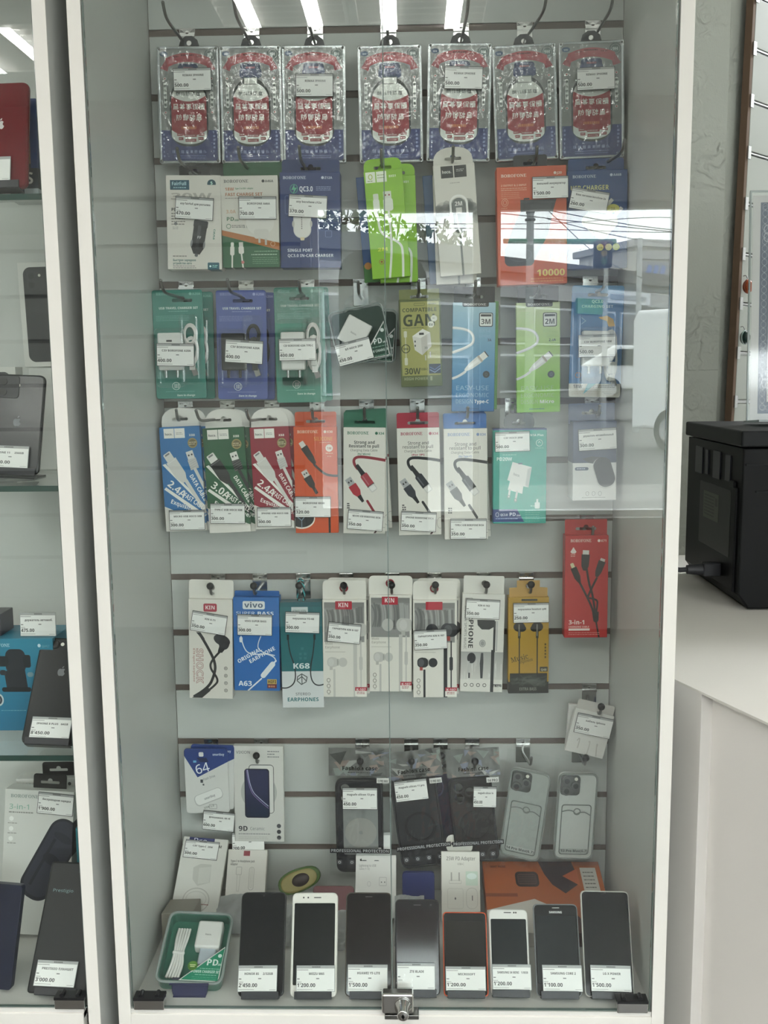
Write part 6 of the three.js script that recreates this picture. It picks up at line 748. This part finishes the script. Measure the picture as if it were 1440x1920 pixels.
{
  const t = thing('printer', 'black office printer on the white counter', 'printer', null, [0.65, 1.0, -0.145]), dk = mat('#060708', 0.5, { specularIntensity: 0.4 }), g2 = mat('#0c0d0f', 0.5, { specularIntensity: 0.4 }), W = 0.42, D = 0.36, H = 0.335;
  const body = new THREE.Shape(); body.moveTo(0.02, 0.003); body.lineTo(W, 0.003); body.lineTo(W, H - 0.03); body.lineTo(0, H - 0.03); body.lineTo(0, 0.03); body.closePath();
  part(t, 'body', slab(body, D, 0.003), dk);
  part(t, 'lid', box(W + 0.012, 0.03, D + 0.012, 0.004), mat('#121416', 0.5, { specularIntensity: 0.5 }), [W / 2, H - 0.012, -D / 2]);
  part(t, 'front_seam', merge(move(box(W - 0.01, 0.003, 0.004), W / 2, H - 0.06, 0.001), move(box(W - 0.03, 0.003, 0.004), W / 2 + 0.01, H - 0.11, 0.001)), g2);
  part(t, 'foot', merge(move(cyl(0.012, 0.012, 0.006), 0.05, 0.003, -0.05), move(cyl(0.012, 0.012, 0.006), 0.05, 0.003, -D + 0.05), move(cyl(0.012, 0.012, 0.006), W - 0.05, 0.003, -0.05), move(cyl(0.012, 0.012, 0.006), W - 0.05, 0.003, -D + 0.05)), black);
  part(t, 'corner_post', merge(move(box(0.006, 0.2, 0.02, 0.002), -0.002, 0.13, -0.03), move(box(0.006, 0.012, 0.03, 0.002), -0.003, 0.235, -0.045)), g2);
  const pp = new Pen(40, 60, 6); pp.fill('#3b3d36').rect(12, 10, 24, 22, '#6d7060').small(14, 13, 20, 6, 3, '#26281f', 1.4).small(4, 38, 14, 1, 2, '#555848', 1);
  const cover = part(t, 'rear_cover', slab(rr(0.2, 0.13, 0.004), 0.004, 0.001), mat('#1c1e1a', 0.5), [-0.001, 0.155, -0.16], [0, -Math.PI / 2, 0], 'dark olive rear cover'); part(cover, 'rating_label', flatUV(box(0.1, 0.055, 0.0005), 0.1, 0.055), printed(new Pen(60, 34, 6).fill('#4a4c42').small(4, 4, 40, 7, 4, '#26281f', 1.8).rect(46, 5, 10, 10, '#33352b'), 0.5), [-0.02, 0.02, 0.0004], null, 'grey rating label');
  for (const [z, w, h] of [[-0.08, 0.03, 0.05], [-0.15, 0.045, 0.055], [-0.215, 0.02, 0.05], [-0.27, 0.05, 0.055]]) part(t, 'port', box(0.004, h, w), mat('#0a0b18', 0.4), [-0.0005, 0.262, z]);
  const plug = part(t, 'power_plug', merge(move(box(0.035, 0.028, 0.022, 0.004), -0.018, 0.058, -0.11), move(cyl(0.009, 0.012, 0.03).rotateZ(Math.PI / 2), -0.05, 0.057, -0.112)), mat('#26272b', 0.5));
  part(plug, 'power_cord', tube([[-0.06, 0.057, -0.112], [-0.085, 0.056, -0.12], [-0.1, 0.075, -0.16], [-0.11, 0.06, -0.24], [-0.125, 0.016, -0.3], [-0.15, 0.012, -0.36], [-0.17, 0.012, -0.42]], 0.005, 40, 8), mat('#26272b', 0.5));
}
{ // certificate in an acrylic stand on the printer
  const t = thing('certificate_stand', 'certificate with a grey ornamental border in a clear stand on the printer', 'certificate', null, [0.838, 1.34, -0.36]); t.rotation.x = R(-4);
  const p = new Pen(210, 460, 3); p.fill('#d9d9d6').rect(16, 16, 178, 428, '#6d7686').rect(34, 40, 142, 380, '#d3d3d0'); for (let i = 0; i < 30; i++) { p.oval(25, 24 + i * 14, 5, 6, '#98a0ac', 1.2).oval(185, 24 + i * 14, 5, 6, '#98a0ac', 1.2).rect(24, 30 + i * 14, 2, 2, '#c3c8d0'); } for (let i = 0; i < 14; i++) p.oval(26 + i * 12, 28, 6, 5, '#98a0ac', 1.2).oval(26 + i * 12, 432, 6, 5, '#98a0ac', 1.2); for (const [x, y] of [[36, 78], [174, 78], [36, 374], [174, 374]]) for (let k = 0; k < 5; k++) p.oval(x + 7 * Math.cos(k * 1.26), y + 13 * Math.sin(k * 1.26), 7, 9, '#b9bdc4', 1.8); p.small(60, 150, 90, 9, 18, '#8d8f94', 3);
  part(t, 'sheet', flatUV(box(0.212, 0.452, 0.001).translate(0, 0.232, 0), 0.212, 0.452, 0, 0.232), printed(p, 0.45)); part(t, 'holder', box(0.222, 0.462, 0.004).translate(0, 0.233, 0.0032), film); part(t, 'holder_edge', merge(move(box(0.003, 0.462, 0.005), -0.112, 0.233, 0.003), move(box(0.003, 0.462, 0.005), 0.112, 0.233, 0.003), move(box(0.226, 0.003, 0.005), 0, 0.4655, 0.003)), clearRim); part(t, 'foot', box(0.226, 0.004, 0.09).translate(0, 0.004, 0.03), clearRim);
}
{ // angled display board with grooves and two ball knobs
  const t = thing('display_board', 'tall grooved display board with a brown raw edge by the plaster wall', 'display board', null, [0.8125, 1.15, -0.786]); t.rotation.order = 'YZX'; t.rotation.set(0, R(40.5), R(-1.6));
  part(t, 'board_edge', box(0.012, 1.5, 0.019, 0.001).translate(0.006, 0.75, 0.0095), mat('#6f5a48', 0.7), null, null, 'brown raw chipboard edge');
  for (let k = 0; k < 12; k++) { const y = 0.045 + k * 0.1185; part(t, 'slat', box(0.5, 0.108, 0.018, 0.001).translate(0.262, y, 0.0105), mat('#a9aea6', 0.5)); part(t, 'groove_insert', merge(box(0.5, 0.008, 0.008).translate(0.262, y + 0.0592, 0.008), box(0.012, 0.03, 0.004).translate(0.012, y + 0.0592, 0.0212), box(0.5, 0.003, 0.006).translate(0.262, y + 0.0592, 0.0175)), alu); }
  part(t, 'backing', box(0.5, 1.48, 0.004).translate(0.262, 0.75, 0.002), slotBrown);
  t.updateMatrixWorld(true);
  const knob = (label, c, y, k) => { const v = t.localToWorld(new THREE.Vector3(0.012, y, 0.037)), o = thing('ball_ornament', label, 'ornament', null, v.toArray()); part(o, 'ball', new THREE.SphereGeometry(0.0165, 20, 14).scale(0.75, 1, 0.75), mat(c, 0.25)); part(o, 'band', new THREE.TorusGeometry(0.0135, 0.002, 8, 22).scale(1, 1.15, 1).rotateY(0.6), mat(k, 0.3)); part(o, 'hanger', tube([[0, 0.015, 0], [-0.004, 0.026, -0.004], [-0.006, 0.026, -0.016]], 0.0012, 10, 5), steel); };
  knob('orange ball ornament on the grooved display board', '#a8502a', 0.5, '#7f3a1e'); knob('dark green ball ornament on the grooved display board', '#16322c', 0.378, '#9fb3ac');
}
// ---------------------------------------------------------------- the street outside the shop windows, which the cabinet glass mirrors
struct('ground', box(120, 0.2, 90), mat('#70706e', 0.9), [5, 0.1, 50]);
struct('pavement', box(40, 0.15, 4), mat('#8d8c88', 0.9), [3, 0.26, 6.9]);
function building(label, x0, z0, x1, z1, y1, depth, wallC, bandC, rows, cols, glassC, group) {
  const L = Math.hypot(x1 - x0, z1 - z0), t = thing('building', label, 'building', group, [x0, 0.2, z0]); t.rotation.y = -Math.atan2(z1 - z0, x1 - x0); const h = y1 - 0.2;
  part(t, 'wall', box(L, h, depth).translate(L / 2, h / 2, depth / 2), mat(wallC, 0.8));
  part(t, 'roof', box(L + 0.8, 0.5, depth + 0.8).translate(L / 2, h + 0.05, depth / 2), mat(bandC, 0.7));
  part(t, 'fascia', box(L, 0.6, 0.2).translate(L / 2, h - 0.8, -0.1), mat('#9a9a9c', 0.6));
  for (let r = 0; r < rows; r++) for (let c = 0; c < cols; c++) { const w = L / cols * 0.86, wh = (h - 1.6) / rows * 0.8; const f = part(t, 'window', box(w, wh, 0.08), mat('#b9bcc0', 0.5), [(c + 0.5) * L / cols, 0.4 + (r + 0.5) * (h - 1.6) / rows, -0.04]); part(f, 'pane', box(w - 0.16, wh - 0.16, 0.04), mat(glassC, 0.08), [0, 0, -0.04]); }
  return t;
}
const bB = building('long low shopping pavilion with a dark roof across the street', 2.5, 35, 21, 53, 5.35, 6, '#6d6e72', '#4a4b50', 2, 9, '#3a3f48');
{ const s = part(bB, 'shop_sign', box(3.2, 0.5, 0.1), mat('#c9ccd2', 0.5), [9, 4.35, -0.25], null, 'pale shop sign'); part(s, 'sign_band', box(2.6, 0.2, 0.04), mat('#8f949c', 0.5), [0, 0, -0.06]); part(bB, 'shop_sign', box(1.8, 0.6, 0.1), mat('#3f7a4a', 0.5), [6.4, 3.9, -0.25], null, 'green shop sign'); }
building('plain grey two-storey house seen past trees', -14, 19, 2.0, 30.2, 5.0, 3, '#8b8d8a', '#55585a', 2, 7, '#4c5358');
{
  const t = building('pale tower block with a striped blue sign beyond the pavilion', 16.8, 74, 32, 80, 10.9, 8, '#b5b4ae', '#8f9090', 3, 3, '#5a626c'); const s = part(t, 'roof_sign', box(2.6, 1.6, 0.15), mat('#7d7f84', 0.6), [1.4, 8.6, -0.3]); for (let i = 0; i < 3; i++) part(s, 'stripe', box(0.36, 1.1, 0.06), mat('#4a6fb5', 0.5), [-0.6 + i * 0.6, 0, -0.1], [0, 0, -0.3]);
}
function wheel(t, x, z, r) { const w = part(t, 'wheel', cyl(r, r, 0.2, 20).rotateX(Math.PI / 2), mat('#1d1e20', 0.8), [x, r, z]); part(w, 'hub_cap', cyl(r * 0.6, r * 0.6, 0.22, 16).rotateX(Math.PI / 2), mat('#9a9c9e', 0.4)); }
function profileCar(name, label, pts, width, color, wheels, r, glass, pos, turn) {
  const t = thing(name, label, 'vehicle', null, pos); t.rotation.y = turn; const s = new THREE.Shape(pts.map(([x, y]) => new THREE.Vector2(x, y)));
  part(t, 'body', slab(s, width, 0.05).translate(0, 0, width / 2), mat(color, 0.3, { clearcoat: 0.5 }));
  for (const [a, b, side] of glass) { const g = new THREE.Shape(a.map(([x, y]) => new THREE.Vector2(x, y))); part(t, b, slab(g, 0.02).translate(0, 0, side * (width / 2 + 0.012)), mat('#2e3438', 0.08)); }
  for (const x of wheels) for (const z of [-1, 1]) wheel(t, x, z * (width / 2 - 0.09), r); return t;
}
{
  const v = profileCar('van', 'white delivery van parked outside the shop windows', [[-2.6, 0.35], [2.5, 0.35], [2.6, 0.6], [2.55, 0.95], [1.75, 1.15], [1.0, 2.05], [0.7, 2.2], [-2.5, 2.25], [-2.62, 2.1]], 1.9, '#e2e4e3', [-1.7, 1.75], 0.34, [[[[0.35, 1.25], [1.45, 1.25], [0.85, 1.95], [0.35, 1.95]], 'side_window', 1], [[[0.35, 1.25], [1.45, 1.25], [0.85, 1.95], [0.35, 1.95]], 'side_window', -1]], [5.75, 0.2, 13.6], R(62));
  const ws = part(v, 'windscreen', box(0.02, 1.12, 1.6), mat('#6f7b7b', 0.06), [1.4, 1.62, 0], [0, 0, R(40)]); part(ws, 'wiper', box(0.03, 0.03, 1.1), black, [0.02, -0.5, 0]); part(v, 'grille', box(0.06, 0.22, 1.2), mat('#4a4d50', 0.5), [2.58, 0.75, 0]); for (const z of [-0.75, 0.75]) { part(v, 'headlamp', box(0.08, 0.18, 0.3, 0.03), mat('#d9d6cc', 0.15), [2.56, 0.84, z]); part(v, 'mirror', box(0.12, 0.26, 0.2, 0.04), softBlack, [1.25, 1.4, z * 1.5]); part(v, 'indicator', box(0.05, 0.08, 0.16), mat('#c98a4a', 0.3), [2.6, 0.66, z]); } part(v, 'bumper', box(0.16, 0.22, 1.9, 0.05), mat('#3b3e41', 0.6), [2.6, 0.46, 0]);
  profileCar('car', 'white hatchback parked across the street', [[-1.9, 0.3], [1.9, 0.3], [1.95, 0.7], [1.1, 0.85], [0.5, 1.35], [-1.1, 1.4], [-1.9, 0.9]], 1.7, '#dcdedd', [-1.2, 1.2], 0.3, [[[[-1.2, 0.9], [0.85, 0.88], [0.4, 1.27], [-1.0, 1.3]], 'side_window', 1], [[[-1.2, 0.9], [0.85, 0.88], [0.4, 1.27], [-1.0, 1.3]], 'side_window', -1]], [6.4, 0.75, 25], R(8));
}
{
  const t = thing('traffic_light', 'traffic light on a long green arm over the street', 'traffic light', null, [2.3, 0.2, 18]);
  part(t, 'pole', cyl(0.06, 0.09, 5.6, 12).translate(0, 2.8, 0), mat('#8b8f90', 0.5)); part(t, 'arm', cyl(0.045, 0.05, 2.1, 10).rotateZ(Math.PI / 2 - 0.02), mat('#3f7a64', 0.5), [0.55, 3.7, 0]);
  const h = part(t, 'signal_head', box(0.34, 0.5, 0.2, 0.05), mat('#22262c', 0.5), [1.36, 3.46, 0]); for (let i = 0; i < 3; i++) part(h, 'lens', pin(0.06, 0.03), mat(['#5a1f1c', '#6b5a20', '#1f4a2c'][i], 0.2), [0, 0.15 - i * 0.15, -0.11]);
  part(t, 'insulators', merge([0, 1, 2, 3].map((i) => cyl(0.1 - i * 0.015, 0.1 - i * 0.015, 0.04, 10).translate(0, 4.1 + i * 0.14, 0))), mat('#3a3d40', 0.6));
  for (const [x, z, top] of [[4.8, 20, 4.0], [4.5, 22, 4.2]]) { const q = thing('street_pole', x > 4.6 ? 'grey street pole with a small framed sign' : 'thin grey street pole behind the framed sign pole', 'pole', null, [x, 0.2, z]); part(q, 'shaft', cyl(0.05, 0.07, top, 10).translate(0, top / 2, 0), mat('#a3a6a6', 0.5)); if (x > 4.6) part(q, 'plate', box(0.4, 0.6, 0.04), mat('#c9d0c0', 0.5), [0.15, 1.3, -0.08]); }
  const wires = [[[-6, 4.9, 16], [1.68, 4.1, 16], [4.36, 3.78, 16], [14, 2.9, 16]], [[-6, 5.3, 17], [1.9, 4.4, 17], [4.6, 3.95, 17], [14, 3.4, 17]], [[-8, 4.5, 19.2], [2.6, 4.3, 19.2], [5.2, 4.2, 19.2], [16, 4.3, 19.2]], [[2.6, 4.6, 18.4], [4, 3.6, 19], [8, 3.0, 22], [14, 3, 24]], [[2.7, 4.4, 18.6], [5, 4.3, 21], [9, 4.4, 24], [16, 4.6, 26]], [[-6, 4, 15], [2.3, 4.3, 18.5], [6, 4.9, 22], [12, 5.2, 28]]];
  wires.forEach((w, i) => { const m = part(scene, numbered('overhead_wire'), tube(w, 0.008, 30, 5), mat('#2b2d30', 0.7)); tag(m, 'thin dark overhead wire strung across the street', 'wire', 'overhead wires'); });
}
{ // trees past the grey house
  const leaf = new THREE.PlaneGeometry(0.16, 0.1), lm = new THREE.MeshPhysicalMaterial({ color: '#4a5a38', roughness: 0.8, side: THREE.DoubleSide });
  [[-2.2, 7.0, 34], [-0.5, 6.9, 34.4], [1.0, 6.6, 34], [-5.5, 7.0, 33]].forEach(([x, top, z], n) => {
    const t = thing('street_tree', 'thin-leaved street tree rising above the grey house roof', 'tree', 'trees by the grey house', [x, 0.2, z]), m = new THREE.InstancedMesh(leaf, lm, 420), d = new THREE.Object3D();
    part(t, 'trunk', merge(cyl(0.06, 0.14, top - 1, 8).translate(0, (top - 1) / 2, 0), ...[0, 1, 2, 3].map((k) => tube([[0, top - 2.4 + k * 0.3, 0], [0.4 * Math.cos(k * 1.7), top - 1.3 + k * 0.2, 0.4 * Math.sin(k * 1.7)], [0.7 * Math.cos(k * 1.7), top - 0.4 + 0.1 * k, 0.6 * Math.sin(k * 1.7)]], 0.03, 10, 5))), mat('#4a4238', 0.9));
    for (let i = 0; i < 420; i++) { const a = rnd() * 6.3, r = 1.3 * Math.sqrt(rnd()); d.position.set(Math.cos(a) * r, top - 2.2 + 2.4 * rnd() * (1 - 0.3 * r), Math.sin(a) * r); d.rotation.set(rnd() * 6, rnd() * 6, rnd() * 6); d.scale.setScalar(0.8 + rnd()); d.updateMatrix(); m.setMatrixAt(i, d.matrix); }
    m.name = 'foliage'; m.userData.kind = 'stuff'; t.add(m);
  });
}
shadows(scene);
renderer.render(scene, camera);
